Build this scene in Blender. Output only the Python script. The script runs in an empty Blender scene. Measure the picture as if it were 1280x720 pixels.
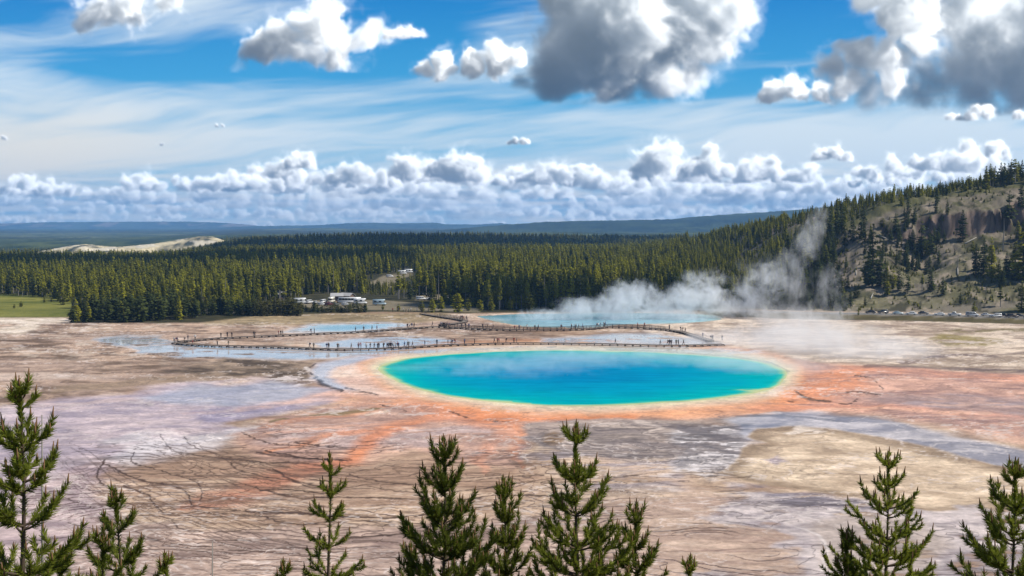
import bpy, bmesh, math, random
import numpy as np
from mathutils import Vector, Matrix

sc = bpy.context.scene
COL = sc.collection
R = math.radians
random.seed(4)

# ---------------------------------------------------------------- camera, world, sun, exposure
CAM_H = 41.0
FPX = 1372.0                                   # focal length in pixels of the 1280 wide photograph
PITCH = math.atan(80/FPX)
cam_d = bpy.data.cameras.new('camera'); cam = bpy.data.objects.new('camera', cam_d); COL.objects.link(cam)
cam.location = (0, 0, CAM_H); cam.rotation_euler = (math.pi/2-PITCH, 0, 0)
cam_d.sensor_width = 36; cam_d.lens = 36*FPX/1280
cam_d.clip_start = .1; cam_d.clip_end = 60000
sc.camera = cam

SUN_EL, SUN_AZ = R(50), R(100)                  # azimuth from +Y towards +X
world = bpy.data.worlds.new('World'); sc.world = world; world.use_nodes = True
wn = world.node_tree.nodes; wl = world.node_tree.links
wbg = wn['Background']; wbg.inputs['Strength'].default_value = .10
wsky = wn.new('ShaderNodeTexSky'); wsky.sky_type = 'NISHITA'; wsky.sun_disc = False
wsky.sun_elevation = SUN_EL; wsky.sun_rotation = SUN_AZ; wsky.altitude = 2200
wl.new(wsky.outputs[0], wbg.inputs['Color'])
sun_d = bpy.data.lights.new('sun', 'SUN'); sun = bpy.data.objects.new('sun', sun_d); COL.objects.link(sun)
sun_d.energy = 4.2; sun_d.angle = R(.5); sun_d.color = (1, .95, .86)
sun_dir = Vector((math.sin(SUN_AZ)*math.cos(SUN_EL), math.cos(SUN_AZ)*math.cos(SUN_EL), math.sin(SUN_EL)))
sun.rotation_euler = sun_dir.to_track_quat('Z', 'Y').to_euler()
sun.location = (200, 200, 500)
vs = sc.view_settings
vs.view_transform = 'Standard'; vs.look = 'None'; vs.gamma = 1; vs.use_curve_mapping = False; vs.exposure = 0.4
sc.render.engine = 'CYCLES'
cy = sc.cycles
cy.volume_bounces = 3; cy.max_bounces = 6; cy.transparent_max_bounces = 12
cy.diffuse_bounces = 2; cy.glossy_bounces = 2; cy.transmission_bounces = 2
cy.volume_max_steps = 256; cy.caustics_reflective = False; cy.caustics_refractive = False
cy.use_denoising = True; cy.sample_clamp_indirect = 4

# ---------------------------------------------------------------- helpers
def ground_at(px, py, z=0.):
    """the point of the level z seen at a pixel of the photograph's levelled frame (horizon at 280)"""
    D = (CAM_H-z)*FPX/(py-280.)
    return ((px-640.)/FPX*D, D)
def at(px, D): return ((px-640.)/FPX*D, D)
def tag(o, label=None, cat=None, group=None, kind=None):
    if label: o['label'] = label
    if cat: o['category'] = cat
    if group: o['group'] = group
    if kind: o['kind'] = kind
    return o
def empty(name, loc=(0, 0, 0), rz=0., scale=1.):
    o = bpy.data.objects.new(name, None); COL.objects.link(o); o.location = loc; o.rotation_euler = (0, 0, rz)
    o.empty_display_size = .3
    o.scale = (scale,)*3 if not isinstance(scale, tuple) else scale
    return o
def mesh_obj(name, me, parent=None):
    o = bpy.data.objects.new(name, me); COL.objects.link(o)
    if parent: o.parent = parent
    return o
def mesh_np(name, V, F, mats=None, smooth=False, mat_idx=None, attrs=None, uniform=None):
    """mesh from arrays; F is an (n,k) array or a list of those"""
    me = bpy.data.meshes.new(name)
    V = np.asarray(V, np.float32)
    Fs = [np.asarray(f, np.int32) for f in (F if isinstance(F, list) else [F])]
    me.vertices.add(len(V)); me.vertices.foreach_set('co', V.ravel())
    nl = sum(f.size for f in Fs); npoly = sum(len(f) for f in Fs)
    me.loops.add(nl); me.polygons.add(npoly)
    me.loops.foreach_set('vertex_index', np.concatenate([f.ravel() for f in Fs]))
    tot = np.concatenate([np.full(len(f), f.shape[1], np.int32) for f in Fs])
    st = np.concatenate([[0], np.cumsum(tot)[:-1]]).astype(np.int32)
    me.polygons.foreach_set('loop_start', st)
    if smooth: me.polygons.foreach_set('use_smooth', np.ones(npoly, bool))
    if mat_idx is not None: me.polygons.foreach_set('material_index', np.asarray(mat_idx, np.int32))
    for m in (mats or []): me.materials.append(m)
    for k, a in (attrs or {}).items():
        a = np.asarray(a, np.float32)
        if a.ndim == 2:
            at_ = me.attributes.new(k, 'FLOAT_COLOR', 'POINT')
            if a.shape[1] == 3: a = np.concatenate([a, np.ones((len(a), 1), np.float32)], 1)
            at_.data.foreach_set('color', a.ravel())
        else:
            at_ = me.attributes.new(k, 'FLOAT', 'POINT'); at_.data.foreach_set('value', a.ravel())
    me.update(calc_edges=True); me.validate()
    return me
def grid_faces(rows, cols):
    i = np.arange(rows-1)[:, None]*cols+np.arange(cols-1)[None]
    return np.stack([i, i+1, i+cols+1, i+cols], -1).reshape(-1, 4)
class MB:
    """collects boxes, tubes and loops of one part"""
    def __init__(s): s.v = []; s.f = []; s.m = []
    def add(s, vs_, fs, mi=0):
        b = len(s.v); s.v += [tuple(p) for p in vs_]; s.f += [tuple(b+i for i in f) for f in fs]; s.m += [mi]*len(fs); return s
    def box(s, x0, x1, y0, y1, z0, z1, mi=0):
        return s.add([(x, y, z) for z in (z0, z1) for y in (y0, y1) for x in (x0, x1)],
                     [(0, 2, 3, 1), (4, 5, 7, 6), (0, 1, 5, 4), (2, 6, 7, 3), (0, 4, 6, 2), (1, 3, 7, 5)], mi)
    def tube(s, pts, rad, n=6, mi=0, cap=True):
        pts = [Vector(p) for p in pts]; rad = rad if hasattr(rad, '__len__') else [rad]*len(pts)
        base = len(s.v); up = Vector((0, 0, 1))
        for i, p in enumerate(pts):
            d = (pts[min(i+1, len(pts)-1)]-pts[max(i-1, 0)]).normalized()
            a = d.cross(up if abs(d.z) < .9 else Vector((1, 0, 0))).normalized(); b = a.cross(d)
            for k in range(n):
                t = 2*math.pi*k/n; s.v.append(tuple(p+(a*math.cos(t)+b*math.sin(t))*rad[i]))
        for i in range(len(pts)-1):
            for k in range(n):
                q = base+i*n; s.f.append((q+k, q+(k+1) % n, q+n+(k+1) % n, q+n+k)); s.m.append(mi)
        if cap:
            s.f.append(tuple(base+k for k in range(n))[::-1]); s.m.append(mi)
            s.f.append(tuple(base+(len(pts)-1)*n+k for k in range(n))); s.m.append(mi)
        return s
    def mesh(s, name, mats, smooth=False):
        me = bpy.data.meshes.new(name); me.from_pydata(s.v, [], s.f)
        for m in (mats if isinstance(mats, (list, tuple)) else [mats]): me.materials.append(m)
        me.polygons.foreach_set('material_index', s.m)
        if smooth: me.polygons.foreach_set('use_smooth', [True]*len(s.f))
        me.update(); return me
    def build(s, name, mats, parent=None, smooth=False): return mesh_obj(name, s.mesh(name, mats, smooth), parent)

def mat(name, col=(.5, .5, .5), rough=.7, spec=.3, metal=0., var=0., scale=4., bump=0.):
    m = bpy.data.materials.new(name); m.use_nodes = True
    nt = m.node_tree; b = nt.nodes['Principled BSDF']
    b.inputs['Roughness'].default_value = rough; b.inputs['Specular IOR Level'].default_value = spec; b.inputs['Metallic'].default_value = metal
    b.inputs['Base Color'].default_value = (*col, 1)
    if var or bump:
        tc = nt.nodes.new('ShaderNodeTexCoord'); n = nt.nodes.new('ShaderNodeTexNoise'); n.inputs['Scale'].default_value = scale; n.inputs['Detail'].default_value = 5
        nt.links.new(tc.outputs['Object'], n.inputs['Vector'])
        mx = nt.nodes.new('ShaderNodeMix'); mx.data_type = 'RGBA'
        mx.inputs[6].default_value = (*[c*(1-var) for c in col], 1); mx.inputs[7].default_value = (*[min(1, c*(1+var)) for c in col], 1)
        nt.links.new(n.outputs['Fac'], mx.inputs[0]); nt.links.new(mx.outputs[2], b.inputs['Base Color'])
        if bump:
            bp = nt.nodes.new('ShaderNodeBump'); bp.inputs['Strength'].default_value = bump; bp.inputs['Distance'].default_value = .02
            nt.links.new(n.outputs['Fac'], bp.inputs['Height']); nt.links.new(bp.outputs[0], b.inputs['Normal'])
    return m
def attr_mat(name, rough=.9, spec=.2):
    """a principled material whose base colour is the mesh's own colour attribute"""
    m = bpy.data.materials.new(name); m.use_nodes = True; nt = m.node_tree; b = nt.nodes['Principled BSDF']
    a = nt.nodes.new('ShaderNodeAttribute'); a.attribute_name = 'tint'
    nt.links.new(a.outputs['Color'], b.inputs['Base Color'])
    b.inputs['Roughness'].default_value = rough; b.inputs['Specular IOR Level'].default_value = spec
    return m, nt, b, a
# ---------------------------------------------------------------- noise toolbox
_rs = np.random.RandomState(7)
_PERM = _rs.rand(256, 256).astype(np.float32)
def vnoise(x, y, seed=0):
    """smooth value noise in 0..1"""
    x = np.asarray(x, np.float32) + np.float32(seed*17.31 + 400); y = np.asarray(y, np.float32) + np.float32(seed*7.77 + 400)
    xi = np.floor(x); yi = np.floor(y); fx = x-xi; fy = y-yi
    xi = xi.astype(np.int64); yi = yi.astype(np.int64)
    fx = fx*fx*fx*(fx*(fx*6-15)+10); fy = fy*fy*fy*(fy*(fy*6-15)+10)
    x0 = xi & 255; x1 = (xi+1) & 255; y0 = yi & 255; y1 = (yi+1) & 255
    a = _PERM[y0, x0]; b = _PERM[y0, x1]; c = _PERM[y1, x0]; d = _PERM[y1, x1]
    return (a + (b-a)*fx)*(1-fy) + (c + (d-c)*fx)*fy
def fbm(x, y, octs=4, seed=0, gain=.5, lac=2.03):
    s = 0; a = 1; t = 0
    for o in range(octs):
        s = s + a*vnoise(x, y, seed+o*3.1); t += a; a *= gain; x = x*lac; y = y*lac
    return s/t
def sstep(a, b, x):
    t = np.clip((x-a)/(b-a), 0, 1); return t*t*(3-2*t)
def lin(r, g, b):
    c = np.array([r, g, b], np.float32)/255
    return np.where(c <= .04045, c/12.92, ((c+.055)/1.055)**2.4).astype(np.float32)

# ---------------------------------------------------------------- sky and clouds
def worley3(n, cells, rs):
    pts = rs.rand(cells, cells, cells, 3).astype(np.float32)
    g = (np.arange(n, dtype=np.float32)+.5)/n*cells
    z, y, x = np.meshgrid(g, g, g, indexing='ij')
    iz, iy, ix = (np.floor(v).astype(int) for v in (z, y, x))
    best = np.full(z.shape, 9, np.float32)
    for dz in (-1, 0, 1):
        for dy in (-1, 0, 1):
            for dx in (-1, 0, 1):
                cz, cy, cx = iz+dz, iy+dy, ix+dx
                p = pts[cz % cells, cy % cells, cx % cells]
                d = (cz+p[..., 0]-z)**2 + (cy+p[..., 1]-y)**2 + (cx+p[..., 2]-x)**2
                np.minimum(best, d, out=best)
    return 1-np.sqrt(best)
_wn = 64
_r3 = np.random.RandomState(3)
VOL = (worley3(_wn, 4, _r3)*.50 + worley3(_wn, 8, _r3)*.28 + worley3(_wn, 16, _r3)*.22).astype(np.float32)
VOL = (VOL-VOL.min())/(VOL.max()-VOL.min())
VFLAT = VOL.ravel()
def vol(x, y, z):
    """trilinear lookup in the tiling billow volume (period 1)"""
    n = _wn
    x = x*n; y = y*n; z = z*n
    xi = np.floor(x); yi = np.floor(y); zi = np.floor(z)
    fx = (x-xi).astype(np.float32); fy = (y-yi).astype(np.float32); fz = (z-zi).astype(np.float32)
    x0 = xi.astype(np.int32) & 63; y0 = yi.astype(np.int32) & 63; z0 = zi.astype(np.int32) & 63
    x1 = (x0+1) & 63; y1 = (y0+1) & 63; z1 = (z0+1) & 63
    a = z0*4096; b = z1*4096; c = y0*64; d = y1*64
    V = VFLAT
    v00 = V[a+c+x0]; v00 = v00+(V[a+c+x1]-v00)*fx
    v01 = V[a+d+x0]; v01 = v01+(V[a+d+x1]-v01)*fx
    v10 = V[b+c+x0]; v10 = v10+(V[b+c+x1]-v10)*fx
    v11 = V[b+d+x0]; v11 = v11+(V[b+d+x1]-v11)*fx
    v0 = v00+(v01-v00)*fy; v1 = v10+(v11-v10)*fy
    return v0+(v1-v0)*fz
SX0, SX1, SY0, SY1, SST = -420., 1700., -130., 300., 1.1
sky_w = int((SX1-SX0)/SST)+1; sky_h = int((SY1-SY0)/SST)+1
SKX, SKY = np.meshgrid(SX0+np.arange(sky_w, dtype=np.float32)*SST, SY0+np.arange(sky_h, dtype=np.float32)*SST)

def sky_base():
    """clear blue with cirrus sheets"""
    t = np.clip((SKY+130)/410, 0, 1)[..., None]
    stops = [(0, lin(24, 92, 165)), (.32, lin(26, 124, 192)), (.55, lin(56, 152, 206)), (.75, lin(98, 176, 214)), (1, lin(165, 205, 222))]
    col = np.zeros(SKY.shape+(3,), np.float32)+stops[0][1]
    for (t0, c0), (t1, c1) in zip(stops, stops[1:]):
        k = np.clip((t-t0)/(t1-t0), 0, 1); col = np.where(t >= t0, c0+(c1-c0)*k, col)
    x = SKX+40*(fbm(SKX/260, SKY/120, 3, 5)-.5)*2; y = SKY+.05*SKX+26*(fbm(SKX/300, SKY/90, 3, 9)-.5)*2
    streak = fbm(x/420, y/38, 6, 21, .55)
    wide = fbm(x/700, y/130, 3, 33)
    fine = fbm(x/150, y/11+x/90, 4, 41, .6)
    left = sstep(900, 150, SKX)
    band = np.exp(-((SKY-165-.02*SKX)/62)**2)
    cov = .50*streak+.36*wide+.18*fine + .17*left*np.exp(-((SKY-150)/100)**2) + .17*band + .10*np.exp(-((SKY-15)/60)**2) + .12*sstep(215, 255, SKY)
    # the clear blue gaps
    for gx, gy, rx, ry, k in ((300, 92, 260, 26, .34), (170, 110, 120, 16, .2), (40, 20, 110, 26, .2), (480, 80, 90, 34, .3), (990, 60, 90, 70, .3),
                              (1090, 158, 170, 20, .2), (560, 30, 90, 26, .1), (800, 165, 200, 14, .12), (640, 195, 130, 20, .1), (1200, 20, 60, 80, .2), (1160, 190, 130, 18, .12)):
        cov = cov - k*np.exp(-((x-gx)/rx)**2-((y-gy)/ry)**2)
    a = sstep(.43, .82, cov)[..., None]*.94
    cream = lin(233, 228, 216); white = lin(214, 226, 233)
    k = (sstep(420, 40, SKX)*sstep(90, 190, SKY))[..., None]
    col = col*(1-a) + (white+(cream-white)*k)*a
    return col

SUNL = np.array([.80, .54, .16]); SUNL = SUNL/np.linalg.norm(SUNL)     # x right, y up, z away from the camera
def cumulus(img, cx, base, w, h, seed, puffs=None, dens=1., thick=.8, dark=1., scale=None, haze=.03, fray=.0, steps=30, erode=1.):
    """march one cumulus standing on its flat base and lay it over the sky; sizes in sky cells of the photograph's scale"""
    rs = np.random.RandomState(seed)
    if puffs is None:
        puffs = []
        n = max(5, int(4+w/16))
        for i in range(n):
            u = rs.uniform(-1, 1); top = (1-abs(u)**1.8)*rs.uniform(.55, 1.05)
            r = h*rs.uniform(.30, .48)
            puffs.append((u*(w*.5-r*.7), max(r*.35, top*h-r), rs.uniform(-1, 1)*thick*h*.4, r))
    P = np.array(puffs, np.float32)
    mx = w*.12+12
    xs0, xs1 = (P[:, 0]-P[:, 3]).min()-mx, (P[:, 0]+P[:, 3]).max()+mx
    ys1 = (P[:, 1]+P[:, 3]).max()+10
    X = np.arange(xs0, xs1, SST, dtype=np.float32); Y = np.arange(-8, ys1, SST, dtype=np.float32)
    gx, gy = np.meshgrid(X, Y)
    R = P[:, 3].max(); sc = scale or max(R*3.6, 95.)
    zmin, zmax = (P[:, 2]-P[:, 3]).min(), (P[:, 2]+P[:, 3]).max()
    off = rs.rand(3)*7
    Rm = R*.5
    w1, w2 = off[0]*9, off[1]*9
    gwx = (fbm(gx/(R*1.1)+w1, gy/(R*1.1)+w2, 3, 2)-.5)*min(R, 44)*.8; gwy = (fbm(gx/(R*1.1)+w2, gy/(R*1.1)+w1, 3, 6)-.5)*min(R, 44)*.55
    def density(x, y, z, fine=True):
        e = np.full(x.shape, -9, np.float32)
        for px, py, pz, r in puffs:
            d = 1-np.sqrt((x-px)**2+((y-py))**2+(z-pz)**2)/r
            np.maximum(e, d*(r/R)**.5, out=e)
        e = np.minimum(e, (y+h*.04)/(h*.22))
        live = e > -.5
        n = np.zeros_like(e)
        if live.any():
            n[live] = vol(x[live]/sc+off[0], y[live]/sc+off[1], z[live]/sc+off[2])
            if fine:
                n[live] = n[live]*.62+.26*vol(x[live]/sc*2.9+off[1], y[live]/sc*2.9+off[2], z[live]/sc*2.9+off[0])+.12*vol(x[live]/sc*7.7+off[2], y[live]/sc*7.7+off[0], z[live]/sc*7.7+off[1])
        d = e+(n-.60)*(1.2+fray)*erode
        return np.clip(d*2.0, 0, 1)+(.045*np.clip((e+.42+(n-.60)*2.6)*1.6, 0, 1)*(e > -.45) if fine else 0)
    T = np.ones(gx.shape, np.float32); C = np.zeros(gx.shape+(3,), np.float32)
    dz = (zmax-zmin)/steps
    ext = 7.5*dens/R
    jit = rs.rand(*gx.shape).astype(np.float32)
    sun = lin(255, 251, 243)*1.5; sun = sun.astype(np.float32)
    amb_t = lin(180, 194, 206); amb_b = lin(96, 117, 144)
    for s in range(steps):
        z = (zmin+(s+jit)*dz).astype(np.float32)
        d = density(gx+gwx, gy+gwy, z)
        m = (d > .01) & (T > .02)
        if not m.any(): continue
        xm, ym, zm, dm = (gx+gwx)[m], (gy+gwy)[m], z[m], d[m]
        tau = np.zeros(xm.shape, np.float32); st = R*.10; acc = 0
        for q in range(5):
            acc += st
            tau += density(xm+SUNL[0]*acc, ym+SUNL[1]*acc, zm+SUNL[2]*acc, False)*st*ext
            st *= 1.75
        L = .62*np.exp(-tau*.9)+.26*np.exp(-tau*.30)+.12*np.exp(-tau*.09)
        hk = np.clip(ym/h, 0, 1)
        A = amb_b+(amb_t-amb_b)*hk[:, None]
        col = sun*(L**dark)[:, None]+A*(.34+.5*np.exp(-tau*.25))[:, None]
        a = 1-np.exp(-dm*ext*dz)
        C[m] += (T[m]*a)[:, None]*col
        T[m] *= 1-a
    # lay it in
    iy = np.round((base-Y-SY0)/SST).astype(int); ix = np.round((cx+X-SX0)/SST).astype(int)
    vy = (iy >= 0) & (iy < sky_h); vx = (ix >= 0) & (ix < sky_w)
    if not vy.any() or not vx.any(): return
    I = np.ix_(iy[vy], ix[vx]); J = np.ix_(vy, vx)
    t = T[J][..., None]; c = C[J]
    if haze: c = c*(1-haze)+lin(150, 192, 214)*haze*(1-t)
    img[I] = img[I]*t+c

def build_sky_image():
    img = sky_base()
    rs = np.random.RandomState(11)
    def stratus(img, k, seed):
        f = fbm(SKX/120, SKY/10+.1*vnoise(SKX/60, SKY/30), 5, seed, .55); g = fbm(SKX/60, SKY/5.5, 4, seed+5, .55)
        a = (sstep(.40, .62, f)*sstep(206, 236, SKY+np.where(SKX < 330, -8, 0)+(f-.5)*40)*k)[..., None]
        c = lin(104, 164, 200)+(lin(252, 248, 238)-lin(104, 164, 200))*sstep(.34, .66, g*.6+f*.4)[..., None]
        return img*(1-a)+c*a
    img = stratus(img, .85, 300)
    # the bank that runs along the horizon, far rows first
    for base, n, w, h, hz in ((282, 18, 130, 14, .25), (276, 17, 150, 18, .22), (268, 16, 150, 22, .2), (259, 16, 140, 26, .16), (249, 16, 130, 29, .12), (240, 15, 120, 30, .1), (232, 12, 110, 32, .08)):
        if base == 259: img = stratus(img, .55, 310)
        if base == 240: img = stratus(img, .35, 320)
        xs = np.linspace(-400, 1690, n)+rs.uniform(-40, 40, n)
        for i, x in enumerate(xs):
            k = rs.uniform(.4, 1.7)
            up = 7 if x < 330 else 0                           # the bank sinks towards the left
            if base < 236 and x < 150: continue
            hh = (h-up*.7)*rs.uniform(.65, 1.2)
            n_p = int(7+w*k/13)
            puffs = []
            for q in range(n_p):
                r = hh*rs.uniform(.34, .62)
                puffs.append((rs.uniform(-.5, .5)*w*k, rs.uniform(-.1, .55)*hh, rs.uniform(-.4, .4)*hh, r))
            cumulus(img, x, base+rs.uniform(-4, 4), w*k, hh, rs.randint(1 << 30), puffs=puffs, haze=hz, steps=18, dark=1.15, fray=.15, dens=.6, scale=80)
    # towers standing out of the bank
    for cx, base, w, h, sd in ((360, 232, 92, 46, 5), (378, 212, 46, 34, 6), (318, 238, 90, 28, 8), (510, 226, 54, 46, 9), (575, 226, 92, 56, 10), (460, 234, 92, 30, 12), (655, 232, 80, 24, 13),
                               (730, 232, 70, 32, 19), (830, 227, 116, 58, 14), (885, 222, 62, 44, 15), (955, 226, 76, 50, 16), (1042, 202, 58, 28, 17), (1225, 200, 90, 34, 18), (1150, 226, 90, 24, 22), (1090, 234, 80, 22, 23), (648, 181, 34, 12, 24)):
        cumulus(img, cx, base, w, h, sd, haze=.06, steps=24, dark=1.15, fray=.1, scale=85)
    for cx, base, w, h, sd in ((210, 240, 120, 30, 61), (290, 236, 90, 34, 62), (430, 230, 120, 38, 63), (700, 228, 110, 40, 64), (780, 236, 120, 36, 65), (1010, 228, 110, 36, 66), (1110, 222, 100, 34, 67), (1190, 214, 130, 40, 68), (70, 246, 130, 26, 69)):
        cumulus(img, cx, base, w, h, sd, haze=.08, steps=22, dark=1.05, fray=.25, scale=95, dens=.8)
    # the single clouds overhead
    cumulus(img, 150, 50, 110, 70, 31, dens=.6, steps=26, fray=.3, dark=1.3, puffs=[(-18, 30, 0, 34), (14, 36, 4, 36), (-34, 18, 0, 20), (34, 22, 6, 22), (70, 50, 0, 26)])
    cumulus(img, 392, 84, 200, 90, 32, puffs=[(-62, 22, 0, 34), (-30, 34, 0, 36), (10, 52, 0, 46), (36, 24, 4, 34), (-4, 16, -8, 32), (66, 34, 0, 26), (88, 36, 0, 16), (-84, 14, 0, 15)], steps=34)
    cumulus(img, 505, 50, 70, 26, 35, dens=.35, steps=16, fray=.7)
    cumulus(img, 600, 100, 92, 40, 34, puffs=[(-48, 16, 0, 24), (-12, 18, 0, 22), (22, 22, 0, 26), (-70, 16, 0, 14), (48, 22, 0, 18)], steps=24)
    cumulus(img, 790, 124, 300, 140, 36, dens=1.5, dark=1.7, steps=44, scale=230, erode=.75,
            puffs=[(-60, 60, 0, 66), (-20, 30, -10, 50), (0, 100, 0, 80), (-100, 30, 0, 40), (-132, 22, 0, 20), (-50, 130, 0, 70), (24, 30, 0, 44), (50, 60, 14, 46),
                   (70, 70, 24, 44), (100, 70, 30, 36), (64, 24, 26, 34), (110, 104, 30, 46), (84, 130, 24, 60), (122, 84, 34, 20)])
    cumulus(img, 986, 128, 120, 36, 39, steps=24, puffs=[(-24, 12, 0, 22), (4, 12, 0, 24), (36, 12, 0, 20), (62, 20, 0, 20)])
    cumulus(img, 1215, 138, 260, 140, 38, dens=1.4, dark=1.3, steps=40, scale=230, erode=.8,
            puffs=[(-60, 40, 0, 40), (-100, 60, 0, 30), (-140, 24, 0, 30), (-70, 92, 0, 46), (-170, 14, 0, 18), (-30, 50, 0, 52), (30, 84, 0, 86), (90, 60, 10, 80), (-86, 22, -6, 34), (-120, 14, 0, 20), (-10, 110, 0, 56), (70, 34, -10, 56), (150, 90, 0, 110), (0, 24, -10, 44), (220, 60, 0, 90), (10, 150, 0, 70)])
    cumulus(img, 1092, 128, 170, 130, 37, steps=36, dens=.9, puffs=[(22, 104, 0, 46), (50, 90, 0, 36), (-22, 58, 0, 34), (-56, 36, 0, 26), (10, 50, 0, 34), (58, 72, 0, 24), (-40, 66, 4, 24), (14, 24, 0, 30), (-6, 128, 0, 34), (44, 132, 0, 40), (-30, 26, 0, 24)])
    cumulus(img, 1232, 150, 110, 24, 43, steps=20, dens=.8)
    cumulus(img, -190, 60, 240, 120, 44, steps=24); cumulus(img, 1560, 60, 260, 130, 45, steps=24)
    for cx, b, w, h, sd in ((278, 160, 26, 7, 51), (202, 182, 12, 5, 52), (6, 176, 18, 9, 53)):
        cumulus(img, cx, b, w, h, sd, dens=.35, dark=3, steps=12, fray=.6)
    k = np.array([.22, .56, .22], np.float32)
    img = img.copy()
    img[1:-1] = img[:-2]*k[0]+img[1:-1]*k[1]+img[2:]*k[2]
    img[:, 1:-1] = img[:, :-2]*k[0]+img[:, 1:-1]*k[1]+img[:, 2:]*k[2]
    return np.clip(img*.92, 0, 4)

def build_sky():
    img = build_sky_image()
    RAD = 26000.
    u = (SKX-640)/FPX; v = -(SKY-280)/FPX
    d = np.stack([u, np.ones_like(u), v], -1); d /= np.linalg.norm(d, axis=-1, keepdims=True)
    V = (d*RAD).reshape(-1, 3)
    a = np.minimum(sstep(SX0, SX0+90, SKX), sstep(SX1, SX1-90, SKX))*sstep(SY0, SY0+50, SKY)
    V[:, 2] += CAM_H
    me = mesh_np('sky', V, grid_faces(sky_h, sky_w), attrs={'tint': np.concatenate([img.reshape(-1, 3), a.reshape(-1, 1)], 1)})
    m = bpy.data.materials.new('sky_and_clouds'); m.use_nodes = True; nt = m.node_tree; nt.nodes.clear()
    out = nt.nodes.new('ShaderNodeOutputMaterial'); em = nt.nodes.new('ShaderNodeEmission'); tr = nt.nodes.new('ShaderNodeBsdfTransparent'); mx = nt.nodes.new('ShaderNodeMixShader')
    at_ = nt.nodes.new('ShaderNodeAttribute'); at_.attribute_name = 'tint'
    nt.links.new(at_.outputs['Color'], em.inputs['Color']); nt.links.new(at_.outputs['Alpha'], mx.inputs[0])
    nt.links.new(tr.outputs[0], mx.inputs[1]); nt.links.new(em.outputs[0], mx.inputs[2]); nt.links.new(mx.outputs[0], out.inputs[0])
    m.cycles.emission_sampling = 'NONE'
    me.materials.append(m)
    tag(mesh_obj('sky', me), kind='structure')
build_sky()

# ---------------------------------------------------------------- terrain
def interp(x, xs, ys): return np.interp(x, xs, ys).astype(np.float32)
CREST_Y = 640.
_cp = [(560, 274), (700, 276), (800, 283), (880, 296), (940, 294), (1000, 288), (1050, 276), (1100, 263), (1150, 249), (1200, 240), (1280, 228), (1400, 205), (1700, 190), (2300, 190)]
CREST_X = np.array([(p-640)/FPX*CREST_Y for p, q in _cp]); CREST_Z = np.array([41-(q-280)/FPX*CREST_Y for p, q in _cp])
CREST_Z[:7] = [1, 1.5, 3, 6, 11, 20, 38]
ROAD_U = np.array([(p-640)/FPX for p in (500, 640, 800, 900, 1000, 1130, 1260, 1400, 1800)])
ROAD_D = np.array([560, 540, 520, 505, 490, 482, 467, 448, 420.])
ROAD_Z = 1.3
def road_d(x, y):
    """signed distance behind the road's centre line"""
    D = np.full(np.shape(x), 480., np.float32)
    for _ in range(4): D = interp(x/D, ROAD_U, ROAD_D)
    return y-D
def height(x, y):
    x = np.asarray(x, np.float32); y = np.asarray(y, np.float32)
    h = np.zeros(np.broadcast(x, y).shape, np.float32)
    fg = 39.3-.52*np.clip(y-1.5, 0, None) + (fbm(x/9, y/9, 3, 50)-.5)*2.2*sstep(2, 14, np.hypot(x, y-1))
    h = np.log1p(np.exp(np.clip(fg*1.2, -30, 80)))/1.2*(y < 130)
    far = sstep(560, 1700, y)
    uu = 640+x/np.maximum(y, 200)*FPX
    h = h-(6+44*sstep(330, 170, uu))*sstep(800, 3000, y)+3.5*np.exp(-((y-1000)/260)**2)*sstep(260, 420, uu)*sstep(760, 640, uu)+sstep(540, 700, y)*(fbm(x/120, y/120, 3, 51)-.5)*4
    h = h+15*np.exp(-((x+250)/330)**2-((y-2250)/330)**2)+9*np.exp(-((x-250)/420)**2-((y-2300)/400)**2)+sstep(1200, 3200, y)*5*(fbm(x/300, y/300, 3, 52)-.5)
    rd = road_d(x, y)
    on = sstep(.08, .20, x/np.maximum(y, 200))
    emb = ROAD_Z*sstep(-11.5, -4.5, rd)*on*(y > 380)
    # the hill beyond the road
    zc = np.interp(x, CREST_X, CREST_Z)
    base = y-rd+11
    t = np.clip((y-base)/(CREST_Y-base), 0, 1)
    f = .40*t+.60*t**1.5
    n = fbm(x/38, y/38, 4, 53)-.5
    hill = zc*f*(x > -60)+n*9*t*(1-t*.5)*sstep(60, 160, x)
    hill = hill+(t > 0)*sstep(60, 170, x)*sstep(0, .25, t)*((fbm(x/11, y/15, 4, 56)-.5)*4.5+(fbm(x/3.5, y/4.5, 3, 57)-.5)*1.3)
    cl = sstep(1120, 1165, 640+x/np.maximum(y, 1)*FPX)*sstep(1300, 1262, 640+x/np.maximum(y, 1)*FPX)
    tj = t+(fbm(x/9, y/30, 3, 54)-.5)*.10
    hill = hill-cl*11*sstep(.40, .80, tj)*(1-sstep(.80, .835, tj))
    pxx = 640+x/np.maximum(y, 1)*FPX
    hill = hill-8*np.exp(-((pxx-1150)/30)**2-((t-.60)/.16)**2)*(pxx > 1000)+3.*np.exp(-((pxx-1108)/9)**2-((t-.62)/.2)**2)
    cl2 = sstep(1085, 1110, 640+x/np.maximum(y, 1)*FPX)*sstep(1165, 1135, 640+x/np.maximum(y, 1)*FPX)
    hill = hill-cl2*5*sstep(.40, .80, tj)*(1-sstep(.80, .86, tj))
    hill = hill*np.clip(1-np.clip(y-CREST_Y-60, 0, None)/900, 0, 1)*(y > 400)
    return h+np.maximum(emb, np.where(y > base, hill+emb*0+ROAD_Z*on*(y > 380), emb))

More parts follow.
